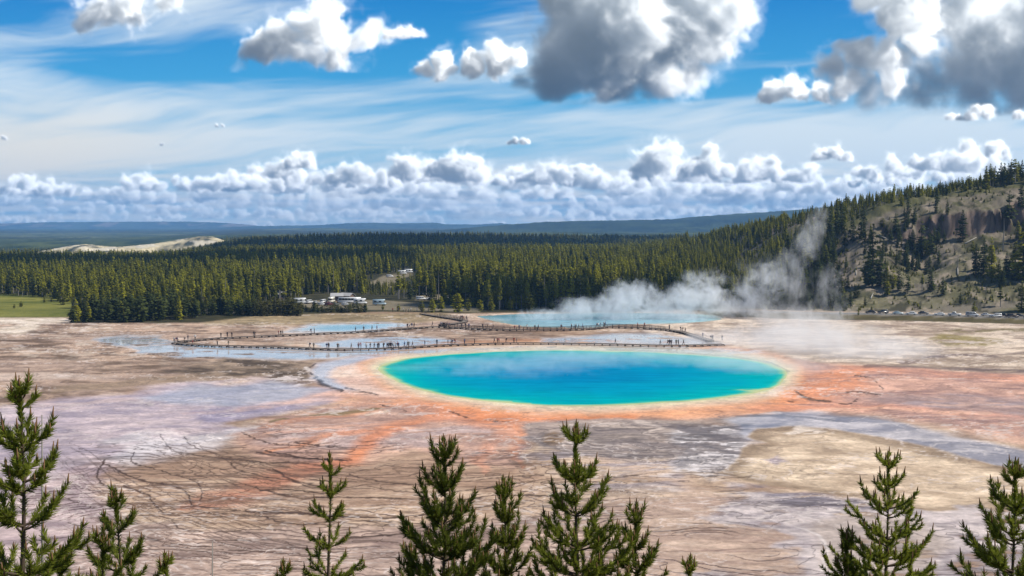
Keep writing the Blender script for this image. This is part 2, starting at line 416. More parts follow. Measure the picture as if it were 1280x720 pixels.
us = np.concatenate([np.linspace(-3, -.62, 30)[:-1], np.arange(-.62, .6201, 1.0/FPX), np.linspace(.62, 3, 30)[1:]])
ys_ = np.concatenate([np.arange(-300, 40, 20), np.arange(40, 108, 3), 41*FPX/np.arange(521, 109.6, -.75), np.arange(514, 800, 1.6), np.geomspace(800, 3500, 120), np.geomspace(3700, 17000, 26)])
GY = np.repeat(ys_[:, None], len(us), 1).astype(np.float32); GX = (us[None]*np.maximum(GY, 70)).astype(np.float32)
GZ = height(GX, GY)

# ---- what the ground is made of: crust colours with some painted step shade and reflected sky, keyed to the plan of the basin
def sdf_poly(X, Y, pts):
    """signed distance (inside > 0)"""
    pts = np.asarray(pts, np.float32); n = len(pts)
    d = np.full(X.shape, 1e12, np.float32); ins = np.zeros(X.shape, bool)
    for i in range(n):
        ax, ay = pts[i]; bx, by = pts[(i+1) % n]
        ex, ey = bx-ax, by-ay; wx, wy = X-ax, Y-ay
        t = np.clip((wx*ex+wy*ey)/(ex*ex+ey*ey+1e-9), 0, 1)
        d = np.minimum(d, (wx-ex*t)**2+(wy-ey*t)**2)
        if abs(ey) > 1e-9: ins ^= ((ay > Y) != (by > Y)) & (X < ex*(Y-ay)/ey+ax)
    d = np.sqrt(d); return np.where(ins, d, -d)
YS = 2.6                                       # the basin is seen flat: lengths across the view count this much more
POOL_PX = [(471, 462), (478, 456), (500, 450), (540, 445), (600, 441), (680, 438.5), (760, 439), (840, 442), (920, 448), (965, 456), (985, 466), (981, 478), (960, 489), (920, 497), (860, 503), (800, 507), (740, 509), (680, 508), (620, 504), (570, 498), (530, 490), (500, 480), (480, 470)]
LAKE_PX = [(590, 395), (650, 392), (760, 391), (880, 393), (905, 399), (860, 404), (780, 406), (735, 410), (660, 409), (620, 403)]
POND_PX = [(372, 413), (395, 406.5), (480, 404.5), (495, 407), (465, 412), (420, 415)]

def paint(X, Y, Z):
    shp = X.shape; X = X.ravel(); Y = Y.ravel(); Z = Z.ravel()
    N = len(X)
    Ysafe = np.maximum(Y, 40)
    # warp in metres, so that borders wander as crust does
    wx = (fbm(X/22, Y/22, 4, 1)-.5)*9+(fbm(X/4.5, Y/4.5, 3, 2)-.5)*2.2; wy = (fbm(X/22, Y/22, 4, 3)-.5)*13+(fbm(X/4.5, Y/4.5, 3, 4)-.5)*4
    yw = np.maximum(Ysafe+wy, 40); U = 640+FPX*(X+wx)/yw; Vv = 280+FPX*CAM_H/yw
    U0 = 640+FPX*X/Ysafe; V0 = 280+FPX*CAM_H/Ysafe
    C = np.zeros((N, 3), np.float32); W = np.zeros(N, np.float32)
    n1 = fbm(X/30+wx*.05, Y/14+wy*.05, 5, 5); n2 = fbm(X/7+wx*.2, Y/4+wy*.2, 5, 6); n3 = fbm(X/1.6, Y/1.1, 3, 7); n4 = fbm(X/70, Y/40, 4, 8)
    bend = (n4-.5)*46+(n1-.5)*16; flow = fbm(U0/110, (V0+.03*U0+bend)/6.5+n1*2, 5, 9, .6); flow2 = fbm(U0/34, (V0-.04*U0+bend*.8)/3.2+n2*1.8, 4, 10, .6)
    def setc(m, c, k=1.):
        m = (m*k)[:, None] if np.ndim(m) else m*k
        C[:] = C*(1-m)+c*m
    def mixc(a, b, t): return a+(b-a)*np.clip(t, 0, 1)[:, None]
    def poly(pts, soft=8., warp=1., bias=0.):
        P = np.asarray(pts, np.float32); Q = P*np.array([1, YS], np.float32); out = np.zeros(N, np.float32)
        u = U0+(U-U0)*warp; v = V0+(Vv-V0)*warp
        s = soft*2+20
        sel = (u > P[:, 0].min()-s) & (u < P[:, 0].max()+s) & (v > P[:, 1].min()-s/YS) & (v < P[:, 1].max()+s/YS)
        if sel.any(): out[sel] = sstep(-soft, soft, sdf_poly(u[sel], v[sel]*YS, Q)+bias)
        return out
    def stroke(pts, w, warp=.6, soft=.6, jag=0., ys=None):
        YS = ys or globals()['YS']
        P = np.asarray(pts, np.float32); ws = np.asarray(w if hasattr(w, '__len__') else [w]*len(P), np.float32)
        u = U0+(U-U0)*warp; v = V0+(Vv-V0)*warp
        wm = ws.max()*1.6+12
        sel = (u > P[:, 0].min()-wm) & (u < P[:, 0].max()+wm) & (v > P[:, 1].min()-wm/YS-6) & (v < P[:, 1].max()+wm/YS+6)
        out = np.zeros(N, np.float32)
        if not sel.any(): return out
        x, y = u[sel], v[sel]*YS
        if jag: x = x+(n3[sel]-.5)*jag; y = y+(n3[sel][::-1]-.5)*jag*0+(fbm(X[sel]*1.1, Y[sel]*.9, 2, 12)-.5)*jag*YS
        best = np.full(x.shape, 9., np.float32)
        for i in range(len(P)-1):
            ax, ay = P[i][0], P[i][1]*YS; bx, by = P[i+1][0], P[i+1][1]*YS; ex, ey = bx-ax, by-ay
            t = np.clip(((x-ax)*ex+(y-ay)*ey)/(ex*ex+ey*ey+1e-9), 0, 1)
            d = np.hypot(x-ax-ex*t, y-ay-ey*t)/(ws[i]+(ws[i+1]-ws[i])*t); best = np.minimum(best, d)
        out[sel] = sstep(1+soft, 1-soft, best); return out
    # --- the general crust
    setc(1, mixc(lin(162, 136, 114), lin(204, 184, 162), sstep(.36, .66, n1*.55+n2*.45)))
    setc(sstep(.52, .68, flow), lin(150, 136, 126), .55)
    # --- upper left brown flats
    m = poly([(-300, 400), (90, 399), (250, 401), (400, 396), (560, 393), (650, 413), (700, 420), (640, 432), (420, 447), (385, 456), (400, 482), (330, 474), (200, 481), (60, 502), (-300, 530)], 9)
    setc(m, mixc(lin(120, 102, 88), lin(196, 172, 152), sstep(.34, .66, flow*.6+n2*.4)))
    setc(m*sstep(.55, .70, flow2)*sstep(470, 430, V0), lin(206, 196, 182), .6)
    setc(m*sstep(.53, .66, n4+.2*(flow-.5)), lin(176, 156, 144), .5)
    m = poly([(300, 446), (345, 449), (395, 452), (384, 462), (392, 474), (420, 489), (385, 485), (340, 474), (250, 474), (200, 465)], 9)
    setc(m, mixc(lin(84, 74, 64), lin(150, 134, 116), sstep(.35, .68, flow2*.5+n2*.5)), .9)
    setc(poly([(330, 470), (372, 470), (395, 478), (372, 483), (340, 478)], 5)*sstep(.52, .56, n3*.4+n2*.6), lin(212, 206, 204), .9)
    m = poly([(230, 394), (560, 391), (570, 398), (500, 405), (250, 406)], 7)
    setc(m, mixc(lin(122, 110, 78), lin(172, 156, 120), n2*1.4-.2), .85)
    m = poly([(-300, 397), (100, 397), (90, 403), (45, 405), (52, 411), (30, 418), (-20, 414), (20, 405), (-300, 405)], 6); setc(m, mixc(lin(214, 200, 178), lin(235, 228, 218), n2*1.5-.2), .9)
    for p in ([(-100, 424), (30, 422), (50, 425), (0, 431), (-100, 436)], [(-100, 470), (80, 468), (150, 473), (-100, 480)]): setc(poly(p, 6)*sstep(.4, .6, flow), lin(202, 186, 174), .8)
    # --- lilac wet flats on the left: reflected sky tinted into their colour
    m = poly([(-300, 548), (-60, 524), (60, 503), (150, 491), (250, 479), (330, 474), (395, 486), (470, 492), (420, 501), (330, 520), (300, 532), (310, 548), (200, 562), (100, 577), (40, 602), (0, 662), (-300, 720)], 12, 2.)
    setc(m, mixc(lin(168, 156, 174), lin(214, 196, 200), sstep(.34, .66, flow*.45+n4*.25+n2*.3))); W[:] = np.maximum(W, m*.42)
    m = poly([(170, 497), (240, 484), (300, 480), (345, 476), (395, 486), (435, 492), (360, 501), (290, 508)], 8); setc(m, mixc(lin(150, 160, 190), lin(190, 196, 212), flow*2-.5), .8); W[:] = np.maximum(W, m*.6)
    m = poly([(235, 520), (260, 511), (330, 508), (380, 515), (330, 526), (260, 531)], 8); setc(m, lin(150, 142, 176), .7); W[:] = np.maximum(W, m*.5)
    m = poly([(10, 512), (120, 498), (200, 498), (230, 507), (120, 516), (30, 524)], 8); setc(m*sstep(.4, .6, flow), lin(200, 178, 180), .7)
    m = poly([(200, 471), (310, 470), (305, 474), (230, 480), (60, 492), (60, 486)], 4); setc(m, mixc(lin(132, 116, 98), lin(170, 150, 128), flow2), .8)
    # --- pale terraces
    m = poly([(120, 548), (210, 541), (320, 540), (335, 552), (300, 566), (240, 572), (150, 580), (100, 582)], 20, 2.4); setc(m, mixc(lin(190, 186, 196), lin(228, 226, 230), n2*1.3-.1), .85)
    m = poly([(-60, 640), (60, 575), (130, 575), (170, 600), (140, 660), (200, 730), (-60, 740)], 16); setc(m, mixc(lin(156, 142, 158), lin(206, 190, 194), n2*1.4-.2), .8)
    m = poly([(130, 585), (240, 568), (420, 560), (660, 566), (700, 590), (660, 660), (420, 660), (240, 660), (170, 640)], 22, 2.2); setc(m, mixc(lin(164, 138, 118), lin(208, 184, 160), sstep(.36, .64, n1*.4+flow*.6)), .88)
    m = poly([(100, 655), (260, 662), (640, 655), (760, 640), (760, 760), (60, 760)], 14); setc(m, mixc(lin(142, 124, 120), lin(196, 174, 162), sstep(.34, .64, flow*.6+n2*.4)), .85)
    m = poly([(600, 700), (700, 640), (900, 620), (1000, 680), (980, 760), (600, 760)], 18); setc(m, mixc(lin(160, 138, 130), lin(208, 186, 168), flow*2-.5), .8)
    # --- orange mats round the spring
    m = poly([(392, 478), (430, 452), (500, 443), (640, 433), (900, 435), (1000, 450), (1080, 457), (1280, 461), (1700, 480), (1700, 600), (1280, 560), (1180, 540), (1080, 522), (1000, 520), (960, 519), (900, 527), (700, 531), (660, 560), (640, 590), (560, 580), (520, 565), (470, 588), (330, 580), (300, 545), (380, 515), (440, 501)], 14)
    setc(m, mixc(lin(166, 138, 132), lin(222, 182, 160), sstep(.32, .68, flow*.5+n2*.25+flow2*.25)), .85)
    m2 = poly([(320, 530), (430, 505), (560, 520), (640, 545), (600, 570), (520, 560), (440, 570), (330, 560)], 14); setc(m2*sstep(.44, .62, flow), lin(184, 172, 176), .65)
    m = poly([(990, 460), (1100, 462), (1280, 466), (1700, 480), (1700, 580), (1280, 552), (1100, 520), (1000, 512)], 10); setc(m, mixc(lin(168, 136, 132), lin(220, 176, 158), sstep(.3, .7, flow*.6+flow2*.4)), .62)
    m = poly([(1080, 498), (1180, 490), (1300, 500), (1500, 520), (1500, 540), (1280, 530), (1150, 512)], 9); setc(m*sstep(.42, .56, flow), lin(168, 150, 156), .8); W[:] = np.maximum(W, m*.4)
    or1, or2, or3 = lin(226, 140, 88), lin(214, 136, 100), lin(234, 190, 166)
    strokes = [([(420, 500), (520, 497), (620, 513), (740, 519), (860, 515), (960, 505)], 26, lin(230, 166, 120), .85),
               ([(520, 512), (610, 524), (690, 530), (790, 524)], [18, 30, 28, 10], or1, .75),
               ([(580, 512), (540, 525), (500, 535), (470, 550), (455, 566), (444, 584)], [16, 16, 13, 12, 14, 16], or1, .75),
               ([(444, 584), (400, 590), (340, 603), (290, 622), (245, 634)], [10, 20, 24, 22, 10], lin(196, 130, 102), .75),
               ([(560, 512), (520, 530), (470, 540), (400, 552), (340, 570)], [8, 9, 8, 7, 4], lin(222, 148, 104), .7),
               ([(680, 524), (650, 545), (640, 566), (655, 588)], [8, 9, 8, 3], lin(222, 150, 108), .7),
               ([(500, 505), (450, 518), (390, 528), (320, 540)], [6, 7, 7, 3], lin(224, 156, 112), .65),
               ([(640, 540), (610, 560), (598, 578), (605, 598)], [10, 9, 8, 4], lin(216, 158, 130), .7),
               ([(985, 500), (1010, 488), (1050, 474), (1080, 462)], [34, 40, 34, 10], lin(228, 150, 104), .8),
               ([(1060, 462), (1150, 466), (1280, 474), (1500, 488)], [8, 12, 14, 16], lin(222, 158, 128), .7),
               ([(940, 512), (1040, 510), (1130, 511), (1220, 521), (1500, 540)], [12, 14, 10, 7, 10], lin(224, 156, 124), .7),
               ([(1000, 516), (1100, 512), (1180, 518), (1240, 522)], [4, 5, 6, 4], or3, .85),
               ([(1160, 507), (1280, 512), (1500, 520)], [3, 5, 6], or3, .7),
               ([(300, 513), (380, 501), (440, 494), (520, 500)], [7, 9, 10, 8], lin(222, 182, 166), .85),
               ([(230, 520), (300, 513)], [3, 6], lin(214, 182, 176), .7),
               ([(430, 508), (520, 512), (560, 522), (450, 536), (380, 545), (330, 548)], [6, 8, 10, 8, 6, 4], lin(210, 160, 136), .55)]
    for pts, w, c, k in strokes: setc(stroke(pts, w, .8, .75)*(.35+.65*sstep(.34, .58, flow*.6+flow2*.4)), c, k)
    m = stroke([(250, 533), (330, 527), (380, 530)], [3, 5, 3], .7, .6)
    setc(stroke([(345, 530), (400, 522), (430, 519), (475, 513)], [4, 7, 7, 3], .6, .6)*sstep(.40, .5, n2), lin(124, 112, 80), .85)
    setc(stroke([(455, 522), (480, 517)], [3, 3], .5), lin(230, 214, 196), .7)
    # --- grey flats before the spring
    m = poly([(676, 533), (760, 527), (880, 529), (960, 519), (1010, 524), (960, 545), (930, 562), (900, 590), (800, 575), (690, 560), (650, 550)], 12, 2.)
    setc(m, mixc(lin(128, 120, 122), lin(184, 170, 160), sstep(.34, .64, flow*.5+n2*.5)), .92); W[:] = np.maximum(W, m*.25)
    setc(poly([(695, 545), (710, 541), (725, 548), (718, 558), (690, 556)], 5), lin(150, 116, 66), .75)
    m = poly([(835, 536), (900, 531), (945, 529), (960, 534), (930, 548), (935, 556), (890, 600), (840, 590), (850, 560)], 8)
    setc(m*sstep(.47, .53, n2*.5+n3*.2+flow*.3), lin(226, 222, 224), .92); W[:] = np.maximum(W, m*.5)
    setc(m*sstep(.58, .62, n2*.6+flow2*.4), lin(108, 100, 98), .7)
    setc(stroke([(805, 530), (822, 538), (812, 546), (830, 553)], [5, 4, 4, 3], .8), lin(220, 206, 196), .8)
    setc(stroke([(780, 575), (845, 600), (860, 625), (800, 650)], [14, 18, 22, 14], 1.4, .9), lin(206, 182, 166), .6)
    setc(poly([(640, 560), (760, 565), (860, 580), (850, 610), (740, 620), (660, 600)], 14)*sstep(.45, .62, flow), lin(162, 156, 164), .7)
    # --- blue grey band and the sandy island
    m = poly([(905, 527), (960, 518), (1000, 516), (1100, 526), (1180, 546), (1280, 567), (1700, 620), (1700, 660), (1280, 600), (1180, 572), (1080, 546), (980, 536), (930, 548)], 9)
    setc(m, mixc(lin(142, 142, 160), lin(206, 202, 208), sstep(.40, .62, flow*.7+n2*.3)), .9); W[:] = np.maximum(W, m*.7)
    setc(stroke([(900, 523), (980, 521), (1060, 528)], [3, 5, 3], .5)*sstep(.4, .5, flow2), lin(92, 90, 100), .7)
    isl = [(900, 592), (922, 575), (930, 560), (965, 556), (935, 546), (945, 537), (975, 534), (1050, 538), (1110, 549), (1180, 566), (1280, 590), (1500, 620), (1500, 650), (1280, 640), (1220, 646), (1150, 642), (1080, 626), (1000, 612), (940, 604)]
    m = poly(isl, 4, .5); setc(m, mixc(lin(190, 170, 146), lin(230, 212, 186), sstep(.28, .72, n1*.4+n2*.5+n3*.1))); W[:] = W*(1-m)
    inner = poly(isl, 12, .8, -16); setc(m*(1-inner), lin(136, 118, 98), .75)
    setc(poly([(985, 541), (1000, 533), (1040, 541), (1030, 547), (1000, 546)], 5)*sstep(.42, .52, n2), lin(222, 212, 200), .85)
    setc(poly([(960, 575), (975, 570), (990, 575), (975, 580)], 5), lin(150, 144, 168), .7)
    m = poly([(895, 600), (1000, 613), (1080, 627), (1180, 646), (1280, 644), (1700, 660), (1700, 780), (960, 780), (915, 720), (935, 690), (880, 660)], 12, 2.6)*sstep(.30, .46, n2*.5+flow*.5)
    setc(m, mixc(lin(150, 142, 152), lin(206, 196, 196), sstep(.38, .60, flow*.5+n2*.5)), .9); W[:] = np.maximum(W, m*.45)
    setc(poly([(930, 604), (1000, 613), (1080, 628), (1130, 640), (1060, 650), (980, 640), (950, 625)], 9)*sstep(.36, .54, flow), lin(112, 106, 122), .8)
    setc(poly([(1000, 665), (1080, 655), (1180, 660), (1220, 690), (1100, 720), (1010, 710)], 14), mixc(lin(166, 150, 136), lin(196, 180, 166), n2), .7)
    setc(stroke([(985, 668), (1020, 690), (1010, 715)], [2, 3, 3], 1., .7), lin(222, 216, 214), .6)
    # --- pale flats at the upper right
    m = poly([(840, 400), (1000, 394), (1700, 400), (1700, 478), (1280, 468), (1100, 459), (1020, 453), (960, 440), (900, 436), (840, 430), (800, 410)], 7)
    setc(m, mixc(lin(166, 150, 134), lin(222, 208, 190), sstep(.36, .6, flow*.55+n2*.45)), .95); W[:] = W*(1-m*.7)
    setc(m*sstep(.58, .68, flow2), lin(140, 124, 112), .5)
    setc(poly([(1168, 425), (1178, 418), (1215, 420), (1250, 424), (1262, 429), (1235, 434), (1190, 433)], 5, 1.)*sstep(.34, .52, n2), lin(132, 122, 58), .85)
    setc(poly([(1165, 414), (1200, 412), (1290, 408), (1400, 407), (1400, 412), (1290, 414), (1200, 417)], 4)*sstep(.4, .55, flow2), lin(112, 104, 62), .8)
    setc(poly([(1020, 410), (1085, 405), (1110, 415), (1070, 424), (1030, 420)], 6)*sstep(.45, .6, n2), lin(160, 140, 104), .6)
    for pts, w in (([(1130, 456), (1190, 445), (1220, 442), (1260, 450)], 4), ([(1150, 449), (1210, 444), (1280, 441), (1400, 440)], 3), ([(1080, 459), (1200, 461), (1280, 464), (1500, 470)], 4), ([(1210, 462), (1280, 466), (1400, 470)], 5)):
        setc(stroke(pts, w, .8, .8)*sstep(.3, .5, n2), lin(104, 90, 90), .75)
    # --- sheets of shallow water: they mirror the sky, whose reflection is also painted into their colour
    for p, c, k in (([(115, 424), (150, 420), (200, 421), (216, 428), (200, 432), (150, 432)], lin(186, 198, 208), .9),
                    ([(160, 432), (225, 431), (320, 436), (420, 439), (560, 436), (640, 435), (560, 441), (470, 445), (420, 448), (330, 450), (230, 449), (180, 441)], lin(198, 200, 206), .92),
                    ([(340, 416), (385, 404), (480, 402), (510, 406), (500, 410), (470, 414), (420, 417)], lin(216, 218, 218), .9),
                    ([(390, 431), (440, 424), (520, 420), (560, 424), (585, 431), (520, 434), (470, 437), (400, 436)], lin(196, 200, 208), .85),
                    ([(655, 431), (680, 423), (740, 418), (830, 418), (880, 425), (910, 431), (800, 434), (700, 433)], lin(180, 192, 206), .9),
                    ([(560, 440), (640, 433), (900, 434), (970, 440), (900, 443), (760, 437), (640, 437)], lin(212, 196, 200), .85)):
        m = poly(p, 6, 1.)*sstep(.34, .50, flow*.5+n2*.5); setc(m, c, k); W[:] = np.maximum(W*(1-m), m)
    # --- the pale rim that grades from the water outward
    sd = -sdf_poly(U0+(U-U0)*.25, (V0+(Vv-V0)*.25)*1.9, np.asarray(POOL_PX)*np.array([1, 1.9]))
    lobe = poly([(384, 474), (394, 455), (450, 446), (530, 441), (520, 452), (480, 464), (486, 484), (530, 498), (470, 497), (420, 489)], 8, .4)
    setc(lobe, mixc(lin(222, 186, 172), lin(232, 212, 196), n1*1.4-.2), .92)
    edge = poly([(384, 474), (394, 455), (450, 445), (520, 440), (420, 460), (405, 472), (440, 490), (420, 489)], 7, .4); setc(edge, lin(186, 192, 210), .85); W[:] = np.maximum(W, edge*.8)
    rim = (sd > -30) & (sd < 60)
    vary = (flow-.5)*8+(n2-.5)*8
    k = sstep(34, 12, sd+vary)*rim; setc(k, lin(232, 166, 118), .85)
    k = sstep(25, 8, sd+vary*.8)*rim; setc(k, lin(238, 204, 166), .9)
    k = sstep(12, 3.5, sd+vary*.35)*rim; setc(k, lin(240, 222, 168), .9)
    k = sstep(3.5, .5, sd)*rim; setc(k, lin(196, 214, 160), .8)
    back = sstep(450, 440, V0)*rim*sstep(26, 4, sd); setc(back, lin(206, 206, 190), .6)
    W[:] = np.where(rim, np.maximum(W, .55*sstep(30, 5, sd)), W)
    # --- scarp, broken crust and terrace lips: thin, nearly black microbial edges with the steps' shade painted in
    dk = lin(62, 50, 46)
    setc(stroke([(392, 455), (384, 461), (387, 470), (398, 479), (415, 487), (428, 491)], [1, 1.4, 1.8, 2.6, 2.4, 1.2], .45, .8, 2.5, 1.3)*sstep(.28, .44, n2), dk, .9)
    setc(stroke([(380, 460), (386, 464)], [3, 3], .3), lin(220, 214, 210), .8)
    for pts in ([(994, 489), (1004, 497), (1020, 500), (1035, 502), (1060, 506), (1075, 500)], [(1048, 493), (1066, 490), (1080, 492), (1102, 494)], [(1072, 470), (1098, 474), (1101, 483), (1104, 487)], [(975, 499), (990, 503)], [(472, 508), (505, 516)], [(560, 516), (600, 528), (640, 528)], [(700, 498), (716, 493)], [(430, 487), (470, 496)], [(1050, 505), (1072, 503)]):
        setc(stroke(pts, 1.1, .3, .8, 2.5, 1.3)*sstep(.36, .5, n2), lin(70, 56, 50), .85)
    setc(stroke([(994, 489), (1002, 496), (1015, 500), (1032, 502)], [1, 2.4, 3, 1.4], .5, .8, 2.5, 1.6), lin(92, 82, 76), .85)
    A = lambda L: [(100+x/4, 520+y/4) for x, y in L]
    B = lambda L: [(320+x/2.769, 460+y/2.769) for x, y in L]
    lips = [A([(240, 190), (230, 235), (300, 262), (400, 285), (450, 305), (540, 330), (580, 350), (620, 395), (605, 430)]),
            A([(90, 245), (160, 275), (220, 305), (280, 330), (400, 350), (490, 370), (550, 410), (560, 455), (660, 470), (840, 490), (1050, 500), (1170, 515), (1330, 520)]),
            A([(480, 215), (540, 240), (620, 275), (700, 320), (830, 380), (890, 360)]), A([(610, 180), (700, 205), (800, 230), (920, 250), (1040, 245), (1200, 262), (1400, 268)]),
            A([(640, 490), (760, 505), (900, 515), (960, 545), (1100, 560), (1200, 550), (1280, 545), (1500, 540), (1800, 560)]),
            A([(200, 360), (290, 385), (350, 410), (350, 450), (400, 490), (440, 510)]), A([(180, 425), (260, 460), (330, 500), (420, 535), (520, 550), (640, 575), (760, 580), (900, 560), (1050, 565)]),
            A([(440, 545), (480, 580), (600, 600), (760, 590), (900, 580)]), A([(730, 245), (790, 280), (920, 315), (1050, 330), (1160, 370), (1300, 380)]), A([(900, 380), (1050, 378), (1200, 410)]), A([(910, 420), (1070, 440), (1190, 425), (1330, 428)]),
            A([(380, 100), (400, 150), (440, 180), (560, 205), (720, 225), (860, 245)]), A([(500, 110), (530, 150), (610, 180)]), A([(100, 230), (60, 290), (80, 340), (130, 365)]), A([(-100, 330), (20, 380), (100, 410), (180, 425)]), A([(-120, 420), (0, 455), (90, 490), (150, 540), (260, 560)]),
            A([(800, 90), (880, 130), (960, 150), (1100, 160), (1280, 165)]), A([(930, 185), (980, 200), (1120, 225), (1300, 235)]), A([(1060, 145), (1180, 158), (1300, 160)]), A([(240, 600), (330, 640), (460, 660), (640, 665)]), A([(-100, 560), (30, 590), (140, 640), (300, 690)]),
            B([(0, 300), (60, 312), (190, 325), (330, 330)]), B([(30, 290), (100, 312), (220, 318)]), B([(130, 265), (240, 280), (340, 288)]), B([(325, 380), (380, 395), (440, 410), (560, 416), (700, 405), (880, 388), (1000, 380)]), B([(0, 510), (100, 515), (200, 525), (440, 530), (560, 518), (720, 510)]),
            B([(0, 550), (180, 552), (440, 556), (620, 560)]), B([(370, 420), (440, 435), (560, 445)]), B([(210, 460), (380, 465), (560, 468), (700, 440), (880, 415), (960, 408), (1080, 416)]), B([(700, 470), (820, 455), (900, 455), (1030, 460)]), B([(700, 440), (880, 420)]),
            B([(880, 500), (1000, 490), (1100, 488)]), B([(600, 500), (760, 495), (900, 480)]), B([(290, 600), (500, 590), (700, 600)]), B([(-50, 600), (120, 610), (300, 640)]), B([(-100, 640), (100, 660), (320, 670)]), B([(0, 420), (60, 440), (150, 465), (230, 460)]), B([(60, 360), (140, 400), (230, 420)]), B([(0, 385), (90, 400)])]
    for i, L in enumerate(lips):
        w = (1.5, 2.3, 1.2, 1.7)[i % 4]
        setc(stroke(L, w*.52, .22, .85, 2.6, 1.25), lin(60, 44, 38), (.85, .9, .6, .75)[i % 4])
    # the many finer lips run side by side: steep in the fan at the left, level towards the middle
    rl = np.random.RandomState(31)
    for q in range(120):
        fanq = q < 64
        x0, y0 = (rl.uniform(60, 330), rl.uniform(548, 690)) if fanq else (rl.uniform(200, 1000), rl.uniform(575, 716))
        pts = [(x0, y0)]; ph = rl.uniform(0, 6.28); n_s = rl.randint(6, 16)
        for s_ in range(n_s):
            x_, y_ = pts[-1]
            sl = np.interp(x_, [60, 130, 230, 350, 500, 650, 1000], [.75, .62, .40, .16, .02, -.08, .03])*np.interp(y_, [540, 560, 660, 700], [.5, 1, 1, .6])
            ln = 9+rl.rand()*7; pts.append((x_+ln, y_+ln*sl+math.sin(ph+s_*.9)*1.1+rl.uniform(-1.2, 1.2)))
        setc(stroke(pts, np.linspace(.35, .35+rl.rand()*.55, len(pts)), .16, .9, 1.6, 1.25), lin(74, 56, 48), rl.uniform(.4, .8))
    # finer lips follow level curves of the crust
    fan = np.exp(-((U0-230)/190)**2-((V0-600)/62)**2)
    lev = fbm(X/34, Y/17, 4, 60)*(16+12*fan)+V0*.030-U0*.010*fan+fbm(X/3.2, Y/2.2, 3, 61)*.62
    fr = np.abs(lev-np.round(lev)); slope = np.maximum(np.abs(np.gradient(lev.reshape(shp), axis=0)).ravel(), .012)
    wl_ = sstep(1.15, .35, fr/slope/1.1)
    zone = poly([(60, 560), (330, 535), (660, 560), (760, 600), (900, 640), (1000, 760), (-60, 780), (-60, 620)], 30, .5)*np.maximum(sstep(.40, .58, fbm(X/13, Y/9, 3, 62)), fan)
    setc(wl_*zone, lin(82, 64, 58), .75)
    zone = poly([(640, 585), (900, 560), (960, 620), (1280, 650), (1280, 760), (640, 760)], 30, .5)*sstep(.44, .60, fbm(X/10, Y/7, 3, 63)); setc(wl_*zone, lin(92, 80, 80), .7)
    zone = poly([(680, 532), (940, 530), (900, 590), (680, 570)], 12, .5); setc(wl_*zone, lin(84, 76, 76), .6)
    # thin filaments that run with the sheet flow, light and dark
    q1 = np.abs(fbm(U0/80+n2*.6, (V0+bend*1.2)/8+n1*2.4, 4, 71)-.5); q2 = np.abs(fbm(U0/26+n2*.8, (V0+bend)/4.6+n1*2.4, 3, 72)-.5)
    dry = 1-.6*np.clip(W, 0, 1)
    setc(sstep(.030, .006, q1)*sstep(.42, .6, n4*.5+n2*.5)*dry, lin(96, 82, 78), .42)
    setc(sstep(.022, .004, q2)*sstep(.46, .6, n1)*dry, lin(112, 98, 92), .36)
    setc(sstep(.030, .008, np.abs(q1-.10))*sstep(.44, .6, n1), lin(228, 220, 216), .5)
    C *= (1+(flow2-.5)*.30+(n2-.5)*.34+(n3-.5)*.16)[:, None]
    # grain of the crust everywhere
    C *= (.86+.28*n3*(.5+n2))[:, None]*1.02
    C *= (1+(fbm(X/2.6, Y/.9, 3, 64)-.5)*.22)[:, None]
    lum = (C*np.array([.3, .59, .11], np.float32)).sum(1, keepdims=True); C[:] = C+(lum*np.array([1.03, 1., .97], np.float32)-C)*(.06+.34*np.clip(W, 0, 1))[:, None]
    C *= np.array([1.07, .985, .92], np.float32)
    # --- beyond the basin
    fl = mixc(lin(40, 42, 24), lin(84, 78, 50), n2*1.5-.3)
    edge_d = 41*FPX/(interp(U0, [-400, 0, 85, 90, 245, 320, 480, 580, 640, 850, 1000, 1700], [368, 369, 372, 404, 404, 395, 390, 392, 391, 390, 391, 402])-280)
    edge_d = np.where(U0 < 82, 41*FPX/(396.5-280), edge_d)
    fo = sstep(-4, 4, Y-edge_d+(n2-.5)*10)*(Y > 380); C[:] = C*(1-fo[:, None])+fl*fo[:, None]; W *= 1-fo
    md = poly([(-300, 366), (60, 367), (92, 378), (90, 396.5), (-300, 398)], 3, .3); setc(md, mixc(lin(96, 102, 40), lin(142, 138, 66), sstep(.3, .7, n1*.4+flow*.6)))
    for p in ([(372, 376.5), (480, 376.5), (530, 380), (600, 386), (600, 391), (540, 389), (470, 388), (380, 385)], [(460, 357), (478, 349), (515, 345), (517, 348), (497, 353), (492, 361), (478, 361)], [(520, 372), (600, 371), (605, 375), (520, 377)], [(95, 376), (105, 374.5), (250, 372), (300, 372), (240, 378), (100, 381)]):
        setc(poly(p, 2., .2), mixc(lin(120, 108, 84), lin(160, 148, 124), n2), .85)
    # the hill: olive turf, grey scree, a tan track of bare earth
    rd = road_d(X, Y); hz = sstep(8, 15, rd)*sstep(880, 960, U0)*(Y < 900)*(Y > 400)
    hc = mixc(lin(86, 84, 56), lin(134, 126, 98), sstep(.32, .68, n2*.5+n1*.3+n3*.2))
    hc = hc+(lin(130, 120, 106)-hc)*(sstep(.48, .62, n1*.6+n4*.4))[:, None]*.8
    hc = hc+(lin(46, 46, 28)-hc)*(sstep(.56, .64, fbm(X/9, Y/14, 4, 73)))[:, None]*.75
    hc = hc+(lin(168, 152, 134)-hc)*(sstep(.62, .70, fbm(X/5, Y/12, 4, 74)))[:, None]*.7
    top = np.clip(Z/np.maximum(np.interp(X, CREST_X, CREST_Z), 1), 0, 1)
    hc = hc+(lin(128, 116, 102)-hc)*(sstep(.35, .6, top)*sstep(.40, .56, n2))[:, None]*.6
